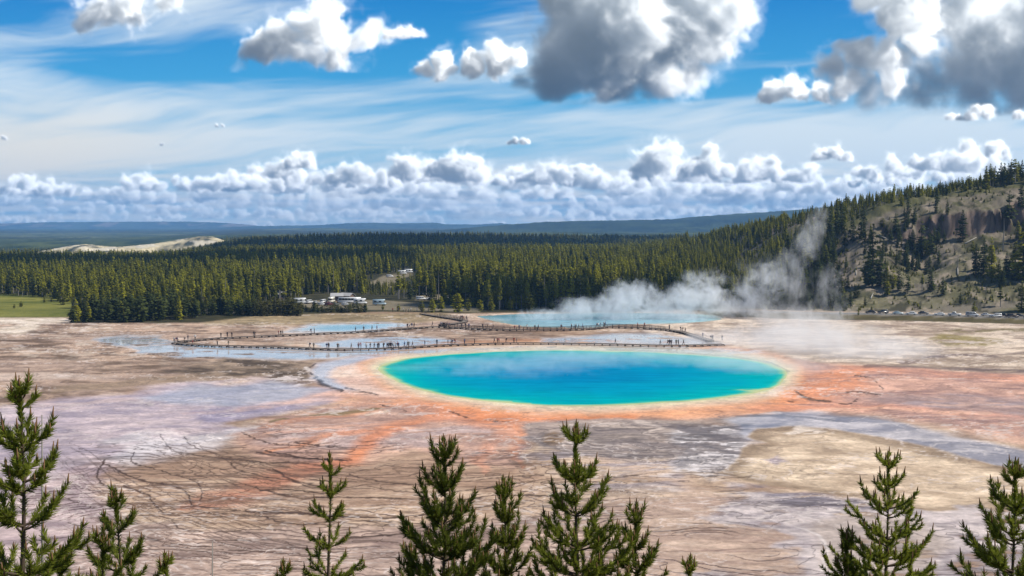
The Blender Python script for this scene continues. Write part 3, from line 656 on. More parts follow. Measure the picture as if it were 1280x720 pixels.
    hc = hc+(lin(92, 92, 44)-hc)*(sstep(.94, .99, top))[:, None]*.7
    setc(hz, hc)
    # verge and bank below the road
    bk = sstep(-21, -18, rd)*sstep(-2, -4, rd)*sstep(840, 900, U0)*(Y > 380); setc(bk, mixc(lin(58, 54, 28), lin(104, 94, 54), n2), .95)
    vg = sstep(-6, -5, rd)*sstep(9, 6, rd)*sstep(840, 900, U0)*(Y > 380); setc(vg, lin(150, 140, 126), .9); W *= 1-np.maximum(bk, vg)
    # slopes under the camera, far plain
    ff = (Y < 112); fl2 = mixc(lin(70, 66, 36), lin(120, 106, 74), n2*1.4-.2); C[ff] = fl2[ff]; W[ff] = 0
    far = sstep(900, 1300, Y); setc(far, mixc(lin(40, 48, 26), lin(70, 74, 40), fbm(X/60, Y/60, 4, 70)*1.6-.3))
    W[:] = np.clip(W, 0, 1)
    return (np.clip(C, .004, 1)*.74).astype(np.float32), W
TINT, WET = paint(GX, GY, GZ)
wet2 = WET.reshape(GX.shape)
relief = ((fbm(GX/2.2, GY/2.2, 3, 80)-.5)*.10+(fbm(GX/.6, GY/.6, 2, 81)-.5)*.03)*(1-wet2)*(GY > 110)*(GY < 520)
pool_sd = sdf_poly(640+FPX*GX/np.maximum(GY, 40), (280+FPX*CAM_H/np.maximum(GY, 40))*1.9, np.asarray(POOL_PX)*np.array([1, 1.9]))
pond_sd = sdf_poly(640+FPX*GX/np.maximum(GY, 40), (280+FPX*CAM_H/np.maximum(GY, 40))*1.9, np.asarray(POND_PX)*np.array([1, 1.9]))
lake_sd = sdf_poly(640+FPX*GX/np.maximum(GY, 40), (280+FPX*CAM_H/np.maximum(GY, 40))*1.9, np.asarray(LAKE_PX)*np.array([1, 1.9]))
GZ = GZ+relief*(pool_sd < -6)
GZ = np.where((GY > 200) & (GY < 540), GZ-.9*sstep(0, 10, pool_sd)-.5*sstep(0, 6, pond_sd)-.6*sstep(0, 6, lake_sd), GZ)
# slopes steep enough are bare rock: layered brown and pink
gy_ = np.gradient(GZ, axis=0)/np.maximum(np.gradient(GY, axis=0), .1)
steep = (sstep(.95, 1.5, gy_)*(GY > 540)*(GY < 720)*(GX > 150)).ravel()
rock = fbm(GX.ravel()/3, GZ.ravel()/9, 4, 82); rk = lin(64, 56, 52)+(lin(146, 126, 112)-lin(64, 56, 52))*np.clip(rock*2-.5, 0, 1)[:, None]
TINT = TINT*(1-steep[:, None])+rk*.78*steep[:, None]
gm, nt, gb, ga = attr_mat('crust')
wa = nt.nodes.new('ShaderNodeAttribute'); wa.attribute_name = 'wet'
geo = nt.nodes.new('ShaderNodeNewGeometry')
nz = nt.nodes.new('ShaderNodeTexNoise'); nz.inputs['Scale'].default_value = 1.3; nz.inputs['Detail'].default_value = 6; nt.links.new(geo.outputs['Position'], nz.inputs['Vector'])
mr = nt.nodes.new('ShaderNodeMapRange'); mr.inputs['From Min'].default_value = .3; mr.inputs['From Max'].default_value = .7; mr.inputs['To Min'].default_value = .84; mr.inputs['To Max'].default_value = 1.14
nt.links.new(nz.outputs['Fac'], mr.inputs['Value'])
mm = nt.nodes.new('ShaderNodeVectorMath'); mm.operation = 'SCALE'; nt.links.new(ga.outputs['Color'], mm.inputs[0]); nt.links.new(mr.outputs[0], mm.inputs['Scale']); nt.links.new(mm.outputs[0], gb.inputs['Base Color'])
rr = nt.nodes.new('ShaderNodeMapRange'); rr.inputs['To Min'].default_value = .95; rr.inputs['To Max'].default_value = .07; nt.links.new(wa.outputs['Fac'], rr.inputs['Value']); nt.links.new(rr.outputs[0], gb.inputs['Roughness'])
sr = nt.nodes.new('ShaderNodeMapRange'); sr.inputs['To Min'].default_value = .12; sr.inputs['To Max'].default_value = .5; nt.links.new(wa.outputs['Fac'], sr.inputs['Value']); nt.links.new(sr.outputs[0], gb.inputs['Specular IOR Level'])
bp = nt.nodes.new('ShaderNodeBump'); bp.inputs['Distance'].default_value = .06; nt.links.new(nz.outputs['Fac'], bp.inputs['Height'])
bs = nt.nodes.new('ShaderNodeMapRange'); bs.inputs['To Min'].default_value = .6; bs.inputs['To Max'].default_value = .0; nt.links.new(wa.outputs['Fac'], bs.inputs['Value']); nt.links.new(bs.outputs[0], bp.inputs['Strength']); nt.links.new(bp.outputs[0], gb.inputs['Normal'])
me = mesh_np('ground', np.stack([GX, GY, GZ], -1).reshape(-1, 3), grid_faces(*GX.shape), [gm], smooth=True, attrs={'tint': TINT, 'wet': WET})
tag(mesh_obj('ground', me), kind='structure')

# ---------------------------------------------------------------- water
def closed_curve(pts, n):
    P = np.asarray(pts, float); k = len(P); out = []
    for t in np.linspace(0, k, n, endpoint=False):
        i = int(t); f = t-i; p0, p1, p2, p3 = P[(i-1) % k], P[i % k], P[(i+1) % k], P[(i+2) % k]
        out.append(.5*((2*p1)+(-p0+p2)*f+(2*p0-5*p1+4*p2-p3)*f*f+(-p0+3*p1-3*p2+p3)*f**3))
    return np.array(out)
def water_body(name, px_pts, z, stops, rough, spec, nring=44, n=420, wob=.5, ripple=.25):
    pp = closed_curve(px_pts, n)
    G = np.array([ground_at(a, b) for a, b in pp])
    ang = np.linspace(0, 2*np.pi, n, endpoint=False)
    c = G.mean(0)
    G = G+((fbm(G[:, 0]/5, G[:, 1]/5, 3, 90)-.5)*2*wob)[:, None]*(G-c)/np.linalg.norm(G-c, axis=1, keepdims=True)
    s = np.linspace(1, .004, nring)[:, None, None]
    V2 = c+(G[None]-c)*s
    V2 = V2.reshape(-1, 2)
    dep = np.repeat(1-np.linspace(1, .004, nring), n)
    dep = dep+(fbm(V2[:, 0]/16, V2[:, 1]/9, 4, 91)-.5)*.34*np.clip(dep*6, 0, 1)
    col = np.stack([np.interp(dep, [a for a, _ in stops], [q[i] for _, q in stops]) for i in range(3)], -1)
    col *= (1+(fbm(V2[:, 0]/5, V2[:, 1]/2.5, 4, 92)-.5)*.30+(fbm(V2[:, 0]/16, V2[:, 1]/1.6, 4, 93)-.5)*.34)[:, None]
    V = np.concatenate([V2, np.full((len(V2), 1), z)], 1)
    i = np.arange(nring-1)[:, None]*n; j = np.arange(n)[None]; j2 = (j+1) % n
    F = np.stack([i+j, i+j2, i+n+j2, i+n+j], -1).reshape(-1, 4)
    m, nt, b, a = attr_mat(name+'_surface', rough, spec)
    geo = nt.nodes.new('ShaderNodeNewGeometry'); nz = nt.nodes.new('ShaderNodeTexNoise'); nz.inputs['Scale'].default_value = 1.6; nz.inputs['Detail'].default_value = 4
    nt.links.new(geo.outputs['Position'], nz.inputs['Vector']); bp = nt.nodes.new('ShaderNodeBump'); bp.inputs['Strength'].default_value = ripple; bp.inputs['Distance'].default_value = .05
    nt.links.new(nz.outputs['Fac'], bp.inputs['Height']); nt.links.new(bp.outputs[0], b.inputs['Normal'])
    return tag(mesh_obj(name, mesh_np(name, V, F, [m], True, attrs={'tint': col})), kind='structure')
k_ = .70
water_body('spring_water', POOL_PX, .012, [(0, lin(216, 214, 160)*k_), (.035, lin(110, 196, 158)*k_), (.022, lin(70, 196, 168)*k_), (.055, lin(0, 178, 180)*k_), (.4, lin(0, 156, 188)*k_), (.7, lin(0, 142, 186)*k_), (1, lin(0, 132, 182)*k_)], .34, .0)
water_body('lake_water', LAKE_PX, .012, [(0, lin(196, 200, 180)*k_), (.06, lin(160, 200, 200)*k_), (.2, lin(140, 192, 206)*k_), (1, lin(124, 184, 202)*k_)], .2, .35, 16, 220)
water_body('pond_water', POND_PX, .012, [(0, lin(208, 208, 196)*k_), (.25, lin(186, 204, 206)*k_), (.55, lin(136, 184, 198)*k_), (1, lin(118, 174, 192)*k_)], .12, .4, 14, 160)

# ---------------------------------------------------------------- road beyond the basin
def strip(name, D_off0, D_off1, z, m, px0, px1, dash=None):
    rows = []
    ps = np.linspace(px0, px1, 220)
    for p in ps:
        u = (p-640)/FPX; D = float(np.interp(u, ROAD_U, ROAD_D))
        rows.append([(u*(D+D_off0), D+D_off0, z), (u*(D+D_off1), D+D_off1, z)])
    V = np.array(rows).reshape(-1, 3); F = grid_faces(len(ps), 2)
    if dash is not None: F = F[(np.arange(len(F)) % dash[0]) < dash[1]]
    return mesh_obj(name, mesh_np(name, V, F, [m]))
asphalt = mat('asphalt', (.16, .155, .15), .9, .2, var=.2, scale=.6)
paint_w = mat('road_paint', (.7, .68, .6), .7, .3, var=.1, scale=2.)
tag(strip('road', -3.8, 3.8, ROAD_Z+.05, asphalt, 860, 1700), kind='structure')
tag(strip('road_marking', -3.45, -3.3, ROAD_Z+.056, paint_w, 860, 1700), kind='structure')
tag(strip('road_marking', 3.3, 3.45, ROAD_Z+.056, paint_w, 860, 1700), kind='structure')
tag(strip('road_marking', -.08, .08, ROAD_Z+.056, mat('centre_line_paint', (.62, .42, .06), .7), 860, 1700, (4, 2)), kind='structure')

# ---------------------------------------------------------------- far ridges: each a wooded hill with its own distance and depth
def ridge(name, D, depth, prof, c0, c1, seed, rough=1., light=None, lk=.5, n=900, nr=46):
    ps = np.linspace(prof[0][0], prof[-1][0], n)
    top = np.interp(ps, [p for p, _ in prof], [q for _, q in prof])
    k = np.ones(9)/9; top = np.convolve(np.pad(top, 4, 'edge'), k, 'valid')
    u = (ps-640)/FPX
    t = np.linspace(-1, 1, nr)[:, None]
    y = D+depth*t+0*u[None]; x = u[None]*y
    zc = (41-(top-280)/FPX*D)[None]
    sh = np.where(t < 0, (1+t), 1-t*.5)
    sh = sstep(0, 1, np.clip(sh, 0, 1))
    g = (fbm(x/(depth*.30), y/(depth*.5), 5, seed)-.5)
    z = -55+(zc+55)*np.clip(sh+g*.55*rough*(sh > 0)*(1-sh)*2, 0, 1.2)+(fbm(x/(D*.004), y/(D*.004), 3, seed+1)-.5)*D*.0012
    z = np.where(t <= -.97, -56, z)
    f = fbm(x/(depth*.12), y/(depth*.12), 5, seed+2)
    col = c0+(c1-c0)*np.clip(f*2.2-.6, 0, 1)[..., None]
    if light is not None: col = col+(light-col)*(sstep(.56, .64, fbm(x/(depth*.2), z/(D*.003), 4, seed+3))*sstep(.3, .7, sh))[..., None]*lk
    m, nt, b, a = attr_mat(name+'_woods', .95, .1)
    return tag(mesh_obj('hills', mesh_np('hills', np.stack([x, y, z], -1).reshape(-1, 3), grid_faces(nr, n), [m], True, attrs={'tint': col.reshape(-1, 3)})), kind='structure')
dg0, dg1 = lin(28, 42, 34), lin(62, 74, 52)
ridge('far_mesa', 15500, 1200, [(-600, 284), (-200, 281), (0, 279.5), (60, 278), (150, 277.3), (230, 277.2), (275, 278.5), (310, 281), (345, 285), (380, 289), (900, 291)], dg0, dg1, 101, 1., lin(150, 130, 120), .5)
ridge('far_range', 13000, 1300, [(200, 290), (300, 283.5), (400, 281.5), (440, 279), (470, 278.6), (500, 279.4), (545, 278.6), (558, 280.5), (600, 280.8), (625, 279), (650, 281.5), (760, 286), (900, 290)], dg0, dg1, 102)
ridge('plain_ridge', 8600, 1500, [(-600, 293), (0, 292), (200, 291.5), (300, 290), (340, 286.5), (400, 285), (470, 287), (560, 289), (700, 291), (900, 292)], lin(48, 62, 46), lin(92, 98, 70), 103, .8)
ridge('right_ridge', 7000, 1500, [(480, 294), (560, 287), (620, 282), (680, 277.5), (740, 276), (800, 275), (835, 274.5), (870, 271), (910, 268), (960, 265), (1000, 262), (1060, 256), (1110, 250), (1200, 240), (1400, 225), (1900, 215)], lin(22, 36, 26), lin(58, 70, 44), 104, 1.3)
ridge('middle_ridge', 4600, 900, [(-600, 299), (-100, 298), (100, 299), (200, 296), (330, 293), (420, 294), (560, 292), (700, 290), (800, 292), (960, 288), (1200, 284), (1700, 280)], lin(30, 44, 24), lin(74, 82, 44), 105, 1.2)
# the bare knoll
ridge('bare_knoll', 3000, 260, [(30, 318), (70, 311), (90, 307), (105, 305.5), (125, 307), (145, 309), (165, 307.5), (195, 304.5), (220, 300.5), (240, 297), (255, 295.5), (268, 296.5), (282, 301), (300, 308), (330, 318)], lin(60, 62, 44), lin(206, 190, 152), 106, 1.2, lin(206, 196, 176), .6, 500, 60)

# ---------------------------------------------------------------- conifers of the forest and the hill
def foliage_mat(name, dark, light, rough=.75, yellow=None):
    """leaf colour that differs from tree to tree and from clump to clump"""
    m = bpy.data.materials.new(name); m.use_nodes = True; nt = m.node_tree; b = nt.nodes['Principled BSDF']
    oi = nt.nodes.new('ShaderNodeObjectInfo'); a = nt.nodes.new('ShaderNodeAttribute'); a.attribute_name = 'clump'
    geo = nt.nodes.new('ShaderNodeNewGeometry')
    mx = nt.nodes.new('ShaderNodeMix'); mx.data_type = 'RGBA'; mx.inputs[6].default_value = (*dark, 1); mx.inputs[7].default_value = (*light, 1)
    ad = nt.nodes.new('ShaderNodeMath'); ad.operation = 'MULTIPLY_ADD'; ad.inputs[1].default_value = .62
    cl = nt.nodes.new('ShaderNodeMath'); cl.operation = 'MULTIPLY'; cl.inputs[1].default_value = .42
    nt.links.new(a.outputs['Fac'], cl.inputs[0]); nt.links.new(oi.outputs['Random'], ad.inputs[0]); nt.links.new(cl.outputs[0], ad.inputs[2])
    nt.links.new(ad.outputs[0], mx.inputs[0]); nt.links.new(mx.outputs[2], b.inputs['Base Color'])
    b.inputs['Roughness'].default_value = rough; b.inputs['Specular IOR Level'].default_value = .15
    tr = nt.nodes.new('ShaderNodeBsdfTranslucent'); nt.links.new(mx.outputs[2], tr.inputs['Color'])
    ms = nt.nodes.new('ShaderNodeMixShader'); ms.inputs[0].default_value = .40
    nt.links.new(b.outputs[0], ms.inputs[1]); nt.links.new(tr.outputs[0], ms.inputs[2]); nt.links.new(ms.outputs[0], nt.nodes['Material Output'].inputs[0])
    return m
M_NEEDLE = foliage_mat('conifer_needles', (.050, .062, .012), (.38, .36, .024))
M_NEEDLE_D = foliage_mat('dark_conifer_needles', (.024, .036, .012), (.11, .13, .030))
M_WILLOW = foliage_mat('willow_leaves', (.05, .05, .014), (.13, .12, .03))
M_BARK = mat('bark', (.11, .085, .065), .9, .1, var=.4, scale=6.)
M_BARK_G = mat('grey_bark', (.22, .20, .175), .9, .1, var=.35, scale=5.)

def crown_mesh(name, seed, m, base=.12, width=.17, whorls=24, per=6, power=.85, ragged=.35, round_=0.):
    """needle sprays on drooping whorls, tree height 1"""
    rs = np.random.RandomState(seed); V = []; F = []; A = []
    lean = rs.uniform(-.02, .02, 2)
    side = rs.uniform(.7, 1.15, 8)
    for w in range(whorls):
        t = (w+rs.uniform(-.3, .3))/whorls; t = min(max(t, 0), .985)
        z = base+(1-base)*t
        if round_: prof = math.sin(math.pi*min(1, .12+t*.88))**.7
        else: prof = (1-t)**power*(.62+.38*min(1, t*5))
        k = per if t < .8 else max(3, per-2)
        a0 = rs.uniform(0, 6.28)
        if rs.rand() < .12: continue
        for j in range(k):
            a = a0+6.283*j/k+rs.uniform(-.35, .35)
            L = width*prof*rs.uniform(1-ragged, 1+ragged*.6)*side[int(a/6.283*8) % 8]+.008
            ca, sa = math.cos(a), math.sin(a)
            droop = rs.uniform(-.30, .10)*(1 if t < .75 else -.8)
            ns = 3 if L > .05 else 2
            for q in range(ns):
                f0 = q/ns*.9+.05; f1 = min(1.08, f0+.62)
                r0, r1 = L*f0, L*f1; wd = (.020+.028*rs.rand())*(.55+L/width*.8)*(1.25-f0*.6)
                z0 = z+droop*r0; z1 = z+droop*r1-rs.uniform(0, .012)
                tilt = rs.uniform(-.9, .9)
                px, py = -sa*math.cos(tilt), ca*math.cos(tilt); pz = math.sin(tilt)
                jx, jy = rs.uniform(-.008, .008, 2)
                b = len(V)
                V += [(ca*r0+jx+lean[0]*z, sa*r0+jy+lean[1]*z, z0), (ca*(r0+r1)*.5+px*wd, sa*(r0+r1)*.5+py*wd, (z0+z1)/2+pz*wd),
                      (ca*r1+rs.uniform(-.006, .006), sa*r1, z1), (ca*(r0+r1)*.5-px*wd, sa*(r0+r1)*.5-py*wd, (z0+z1)/2-pz*wd-.008)]
                F.append((b, b+1, b+2, b+3)); c = rs.rand(); A += [c]*4
    b = len(V)
    V += [(lean[0]+.012, lean[1], .93), (lean[0]-.006, lean[1]+.010, .93), (lean[0]-.006, lean[1]-.010, .93), (lean[0], lean[1], 1.0)]
    F += [(b, b+1, b+3, b+3)]; A += [.7]*4
    F = F[:-1]; F3 = [(b, b+1, b+3), (b+1, b+2, b+3), (b+2, b, b+3)]
    return mesh_np(name, np.array(V), [np.array(F), np.array(F3)], [m], attrs={'clump': np.array(A)})
def trunk_mesh(name, seed, m, top=.95, rad=.014, stubs=6):
    rs = np.random.RandomState(seed); mb = MB()
    mb.tube([(0, 0, -.06), (rs.uniform(-.004, .004), 0, .3), (rs.uniform(-.006, .006), rs.uniform(-.006, .006), .65), (0, 0, top)], [rad*1.25, rad, rad*.65, rad*.15], 5, cap=False)
    for i in range(stubs):
        z = rs.uniform(.12, .55); a = rs.uniform(0, 6.28); l = rs.uniform(.03, .08)
        mb.tube([(0, 0, z), (math.cos(a)*l, math.sin(a)*l, z-rs.uniform(-.01, .03))], [rad*.28, rad*.08], 3, cap=False)
    return mb.mesh(name, m)
# shapes: full spruce to the ground, narrow lodgepole on a bare stem, ragged old fir, bushy young pine
KINDS = {}
for i in range(3):
    KINDS['spruce', i] = (crown_mesh('spruce_crown', 200+i, M_NEEDLE, .03, .17+.02*i, 28, 7, .80), trunk_mesh('spruce_trunk', 300+i, M_BARK))
    KINDS['pine', i] = (crown_mesh('pine_crown', 210+i, M_NEEDLE, .30+.06*i, .115+.012*i, 22, 6, .55, .45), trunk_mesh('pine_trunk', 310+i, M_BARK_G, stubs=9))
    KINDS['fir', i] = (crown_mesh('fir_crown', 220+i, M_NEEDLE_D, .06+.04*i, .16, 26, 6, .72, .6), trunk_mesh('fir_trunk', 320+i, M_BARK))
    KINDS['bushy', i] = (crown_mesh('bushy_crown', 230+i, M_NEEDLE, .02, .26, 20, 8, .5, .4, 1.), trunk_mesh('bushy_trunk', 330+i, M_BARK, .9, .016, 3))
    KINDS['dark_bushy', i] = (crown_mesh('dark_bushy_crown', 250+i, M_NEEDLE_D, .02, .24, 22, 8, .5, .5, 1.), trunk_mesh('bushy_trunk', 360+i, M_BARK, .9, .016, 3))
    KINDS['willow', i] = (crown_mesh('willow_crown', 240+i, M_WILLOW, .02, .42, 14, 9, .4, .5, 1.), trunk_mesh('willow_trunk', 340+i, M_BARK_G, .8, .02, 10))
SNAG = trunk_mesh('snag_trunk', 351, M_BARK_G, 1., .012, 16)

def tree(kind, i, x, y, h, label, group, wide=1., name=None):
    z = float(height(np.float32(x), np.float32(y)))
    root = empty(name or {'spruce': 'spruce_tree', 'pine': 'lodgepole_pine', 'fir': 'fir_tree', 'bushy': 'young_conifer', 'dark_bushy': 'young_conifer', 'willow': 'willow_bush', 'snag': 'dead_tree'}[kind],
                 (x, y, z-.1), random.uniform(0, 6.28), (h*wide, h*wide, h))
    tag(root, label, 'bush' if kind == 'willow' else 'tree', group)
    if kind == 'snag': mesh_obj('trunk', SNAG, root); return root
    c, t = KINDS[kind, i % 3]
    mesh_obj('crown', c, root); mesh_obj('trunk', t, root)
    return root
TREES = []                                      # (x, y) already taken
def put(kind, px, D, h, label, group, wide=1., i=None):
    x, y = at(px, D); TREES.append((x, y)); return tree(kind, random.randrange(3) if i is None else i, x, y, h, label, group, wide)
def hill_D(px, py):
    """distance at which the line of sight through a pixel meets the hill"""
    D = np.arange(480, 760, 1.); x = (px-640)/FPX*D; z = height(x, D); ray = CAM_H-(py-280)/FPX*D
    k = np.nonzero(z >= ray)[0]; return float(D[k[0]]) if len(k) else 640.
def on_hill(kind, px, py, hpx, label, group, wide=1., i=None):
    D = hill_D(px, py); return put(kind, px, D, hpx/FPX*D, label, group, wide, i)
H_ = lambda cx, cy: (960+cx/3.131, 190+cy/3.131)
# trees one can point to on the hillside: (crop x, base, top, kind, width, words)
named = [(410, 532, 276, 'fir', 1.0, 'tallest dark fir of the clump in the middle of the bare hillside'), (395, 520, 390, 'spruce', 1., 'broad conifer at the left foot of the tallest hillside fir'),
         (440, 525, 395, 'fir', 1.2, 'dark fir touching the right side of the tallest hillside fir'), (465, 530, 430, 'spruce', 1.1, 'mid green conifer right of the tallest hillside fir'), (490, 535, 455, 'bushy', 1.1, 'rounded conifer at the right end of the tall fir clump'),
         (515, 545, 450, 'fir', 1., 'narrow fir just right of the tall fir clump'), (550, 556, 470, 'fir', 1.2, 'short dark fir standing low on the slope below the bare scree'), (640, 546, 446, 'fir', 1.25, 'lone dark fir with a broad base on the lower grey slope'),
         (606, 542, 478, 'pine', 1., 'thin pale conifer beside the lone dark fir on the lower slope'), (290, 592, 482, 'spruce', 1.2, 'olive green conifer low on the slope left of the tall fir clump'), (55, 530, 470, 'fir', 1.3, 'dark conifer half veiled by the steam column'),
         (545, 245, 165, 'fir', 1., 'tall fir sticking up from the grassy brow of the hill'), (497, 322, 238, 'fir', 1.2, 'dark fir at the left end of the shaded hollow'), (600, 405, 268, 'fir', 1.2, 'tallest fir in the shaded hollow under the cliff'),
         (565, 385, 300, 'fir', 1.3, 'dark fir left in the shaded hollow under the cliff'), (640, 405, 318, 'fir', 1.3, 'dark fir right in the shaded hollow under the cliff'), (620, 410, 340, 'bushy', 1., 'low bushy conifer at the front of the shaded hollow'), (580, 408, 350, 'bushy', 1., 'low rounded conifer at the foot of the hollow firs'),
         (760, 350, 222, 'fir', 1.15, 'dark fir standing alone against the reddish cliff'), (940, 282, 150, 'fir', 1.3, 'big dark fir above the right end of the cliff'), (985, 225, 120, 'fir', 1.2, 'dark fir on the slope beside the big cliff top fir'),
         (975, 340, 268, 'spruce', 1.2, 'green conifer at the right side of the pale scree'), (1000, 335, 250, 'spruce', 1.2, 'green conifer at the far right of the upper scree'), (800, 425, 345, 'pine', 1.3, 'thin conifer left in the loose stand below the cliff'), (815, 490, 355, 'fir', 1.2, 'dark fir left in the stand on the right slope'),
         (845, 478, 330, 'fir', 1., 'tall thin fir in the stand on the right slope'), (875, 492, 333, 'spruce', 1.1, 'pale green conifer in the middle of the right slope stand'), (905, 500, 420, 'spruce', 1.3, 'short conifer at the foot of the right slope stand'), (935, 490, 390, 'fir', 1.3, 'dark fir in the right part of the slope stand'),
         (968, 495, 345, 'spruce', 1.4, 'bushy green conifer towards the right end of the slope stand'), (1000, 500, 300, 'spruce', 1.4, 'large green conifer at the right end of the slope stand'), (1030, 500, 330, 'fir', 1.3, 'dark fir past the right end of the slope stand'),
         (920, 388, 262, 'snag', 1.6, 'bare dead tree above the right slope stand'), (744, 458, 388, 'snag', 1.6, 'bare dead tree on the grey slope left of the right stand'), (915, 608, 530, 'pine', 1.6, 'crooked open conifer just above the parked cars at right'), (812, 628, 594, 'bushy', 1.3, 'small round conifer behind the parked white van'),
         (998, 640, 515, 'spruce', 1.4, 'tall conifer at roadside behind the last parked cars'), (286, 652, 628, 'bushy', 1., 'small dark conifer by the road at the edge of the flats, left one of two'), (358, 657, 634, 'bushy', .9, 'small dark conifer by the road at the edge of the flats, right one of two'),
         (470, 560, 505, 'bushy', 1.2, 'low bush like conifer below the tall fir clump'), (350, 570, 525, 'bushy', 1.2, 'small olive conifer between the clump and the steam'), (680, 300, 250, 'pine', 1., 'thin conifer in front of the left part of the cliff'), (445, 300, 262, 'bushy', 1.3, 'round pale conifer at the left of the hill brow'),
         (365, 345, 262, 'fir', 1., 'dark fir on the left spur of the hill'), (400, 330, 280, 'spruce', 1.2, 'short bright conifer on the left spur of the hill')]
for cx, b, t, kind, w, lab in named:
    px, py = H_(cx, b); on_hill(kind, px, py, (b-t)/3.131, lab, 'trees on the hillside', w)
rs_ = np.random.RandomState(21)
for cx in list(range(525, 830, 11))+list(range(835, 1040, 7)):       # the row of trees along the skyline
    px = 960+(cx+rs_.uniform(-6, 6))/3.131
    hpx = (10+rs_.uniform(0, 9)+(12 if cx > 835 else 0)*rs_.uniform(.5, 1.3))
    D = CREST_Y-4+rs_.uniform(0, 26)
    k = ['spruce', 'fir', 'pine'][rs_.randint(3)]
    lab = 'small conifer in the row along the grassy skyline of the hill' if cx < 835 else 'dense dark conifer on the hilltop above the reddish cliff'
    put(k, px, D, hpx/FPX*D, lab, 'skyline conifers left of the cliff' if cx < 835 else 'hilltop conifers above the cliff', 1.25)
for k in range(26):                              # dark wood on the lower slope behind the steam
    px = 965+rs_.uniform(0, 78); py = rs_.uniform(318, 384)
    on_hill(['fir', 'fir', 'spruce'][k % 3], px, py, rs_.uniform(26, 44), 'dark fir in the thick wood on the slope behind the steam column', 'slope wood behind the steam', 1.2)
for k, (cx, b, t) in enumerate(((205, 330, 215), (240, 325, 212), (268, 320, 200), (288, 330, 205), (300, 380, 300), (330, 360, 240), (372, 330, 205), (250, 380, 290))):
    px, py = H_(cx, b); on_hill('fir', px, py, (b-t)/3.131, 'tall dark fir against the blue ridge above the steam column', 'firs topping the slope wood', 1.05)
# the grove that comes forward onto the flats at the left, its neighbours and the meadow trees
for k in range(44):
    px = 88+158*((k*.618) % 1); row = k % 3; py = np.interp(px, [86, 120, 200, 246], [404.5, 404.5, 402, 399])-row*2.6-rs_.uniform(0, 2)
    D = CAM_H*FPX/(py-280); hpx = np.interp(px, [86, 100, 160, 240, 248], [22, 30, 33, 30, 22])*rs_.uniform(.75, 1.15)
    put(['dark_bushy', 'fir', 'dark_bushy', 'spruce', 'fir'][k % 5], px, D, hpx/FPX*D, 'full green conifer in the grove standing forward on the flats beside the meadow', 'grove beside the meadow', 1.25)
for k in range(34):
    px = 244+76*((k*.618) % 1); py = 395-(k % 3)*2-rs_.uniform(0, 2); D = CAM_H*FPX/(py-280)
    put(['dark_bushy', 'pine', 'fir'][k % 3], px, D, rs_.uniform(16, 27)/FPX*D, 'slender conifer in the low belt between the grove and the brown willows', 'low belt right of the grove', 1.2)
for k in range(28):
    px = 318+58*((k*.618) % 1); py = 395.5-(k % 3)*2-rs_.uniform(0, 1.5); D = CAM_H*FPX/(py-280)
    put('willow', px, D, rs_.uniform(13, 24)/FPX*D, 'brown green willow bush in the thicket left of the car park', 'willow thicket by the car park', .9)
for k in range(24):
    px = 374+84*((k*.618) % 1); py = 391.5-rs_.uniform(0, 2); D = CAM_H*FPX/(py-280)
    put(['willow', 'dark_bushy'][k % 2], px, D, rs_.uniform(7, 14)/FPX*D, 'low bush in front of the parked vehicles', 'bushes before the car park', 1.1)
for px, py, hp, lab in ((77, 381, 17, 'round dark conifer at the right edge of the meadow'), (54, 378, 7, 'tiny conifer in the meadow nearest the forest edge'), (63, 377, 6, 'low twin topped conifer at the forest edge of the meadow'), (16, 385.5, 6, 'dark bush in the open meadow, left one of a pair'), (25, 383.5, 8, 'dark bush in the open meadow, right and bigger of a pair')):
    put('bushy', px, CAM_H*FPX/(py-280), hp/FPX*CAM_H*FPX/(py-280), lab, 'meadow trees', 1.3)
for px, py, hp, lab in ((540, 391, 18, 'leafy conifer left of the spur walkway'), (527, 390, 15, 'bushy conifer between camper and spur walkway'), (551, 390, 20, 'pale conifer behind the people on the spur walkway'), (572, 390.5, 25, 'dark tree right beside the railed spur bridge'), (585, 389, 17, 'round tree at the left end of the steaming lake'), (600, 389, 15, 'low round tree behind the left shore of the steaming lake'),
                        (613, 388.5, 17, 'low tree behind the steaming lake, second from its left end'), (662, 389, 24, 'dark conifer standing out behind the lake before the steam'), (478, 388, 8, 'small conifer alone in front of the camper van'), (498, 389, 10, 'small conifer right of the camper van'), (638, 388, 14, 'low tree behind the middle of the steaming lake'), (690, 388, 14, 'low bush tree at the start of the steam')):
    put('bushy', px, CAM_H*FPX/(py-280), hp/FPX*CAM_H*FPX/(py-280), lab, 'trees along the near forest edge', 1.1)

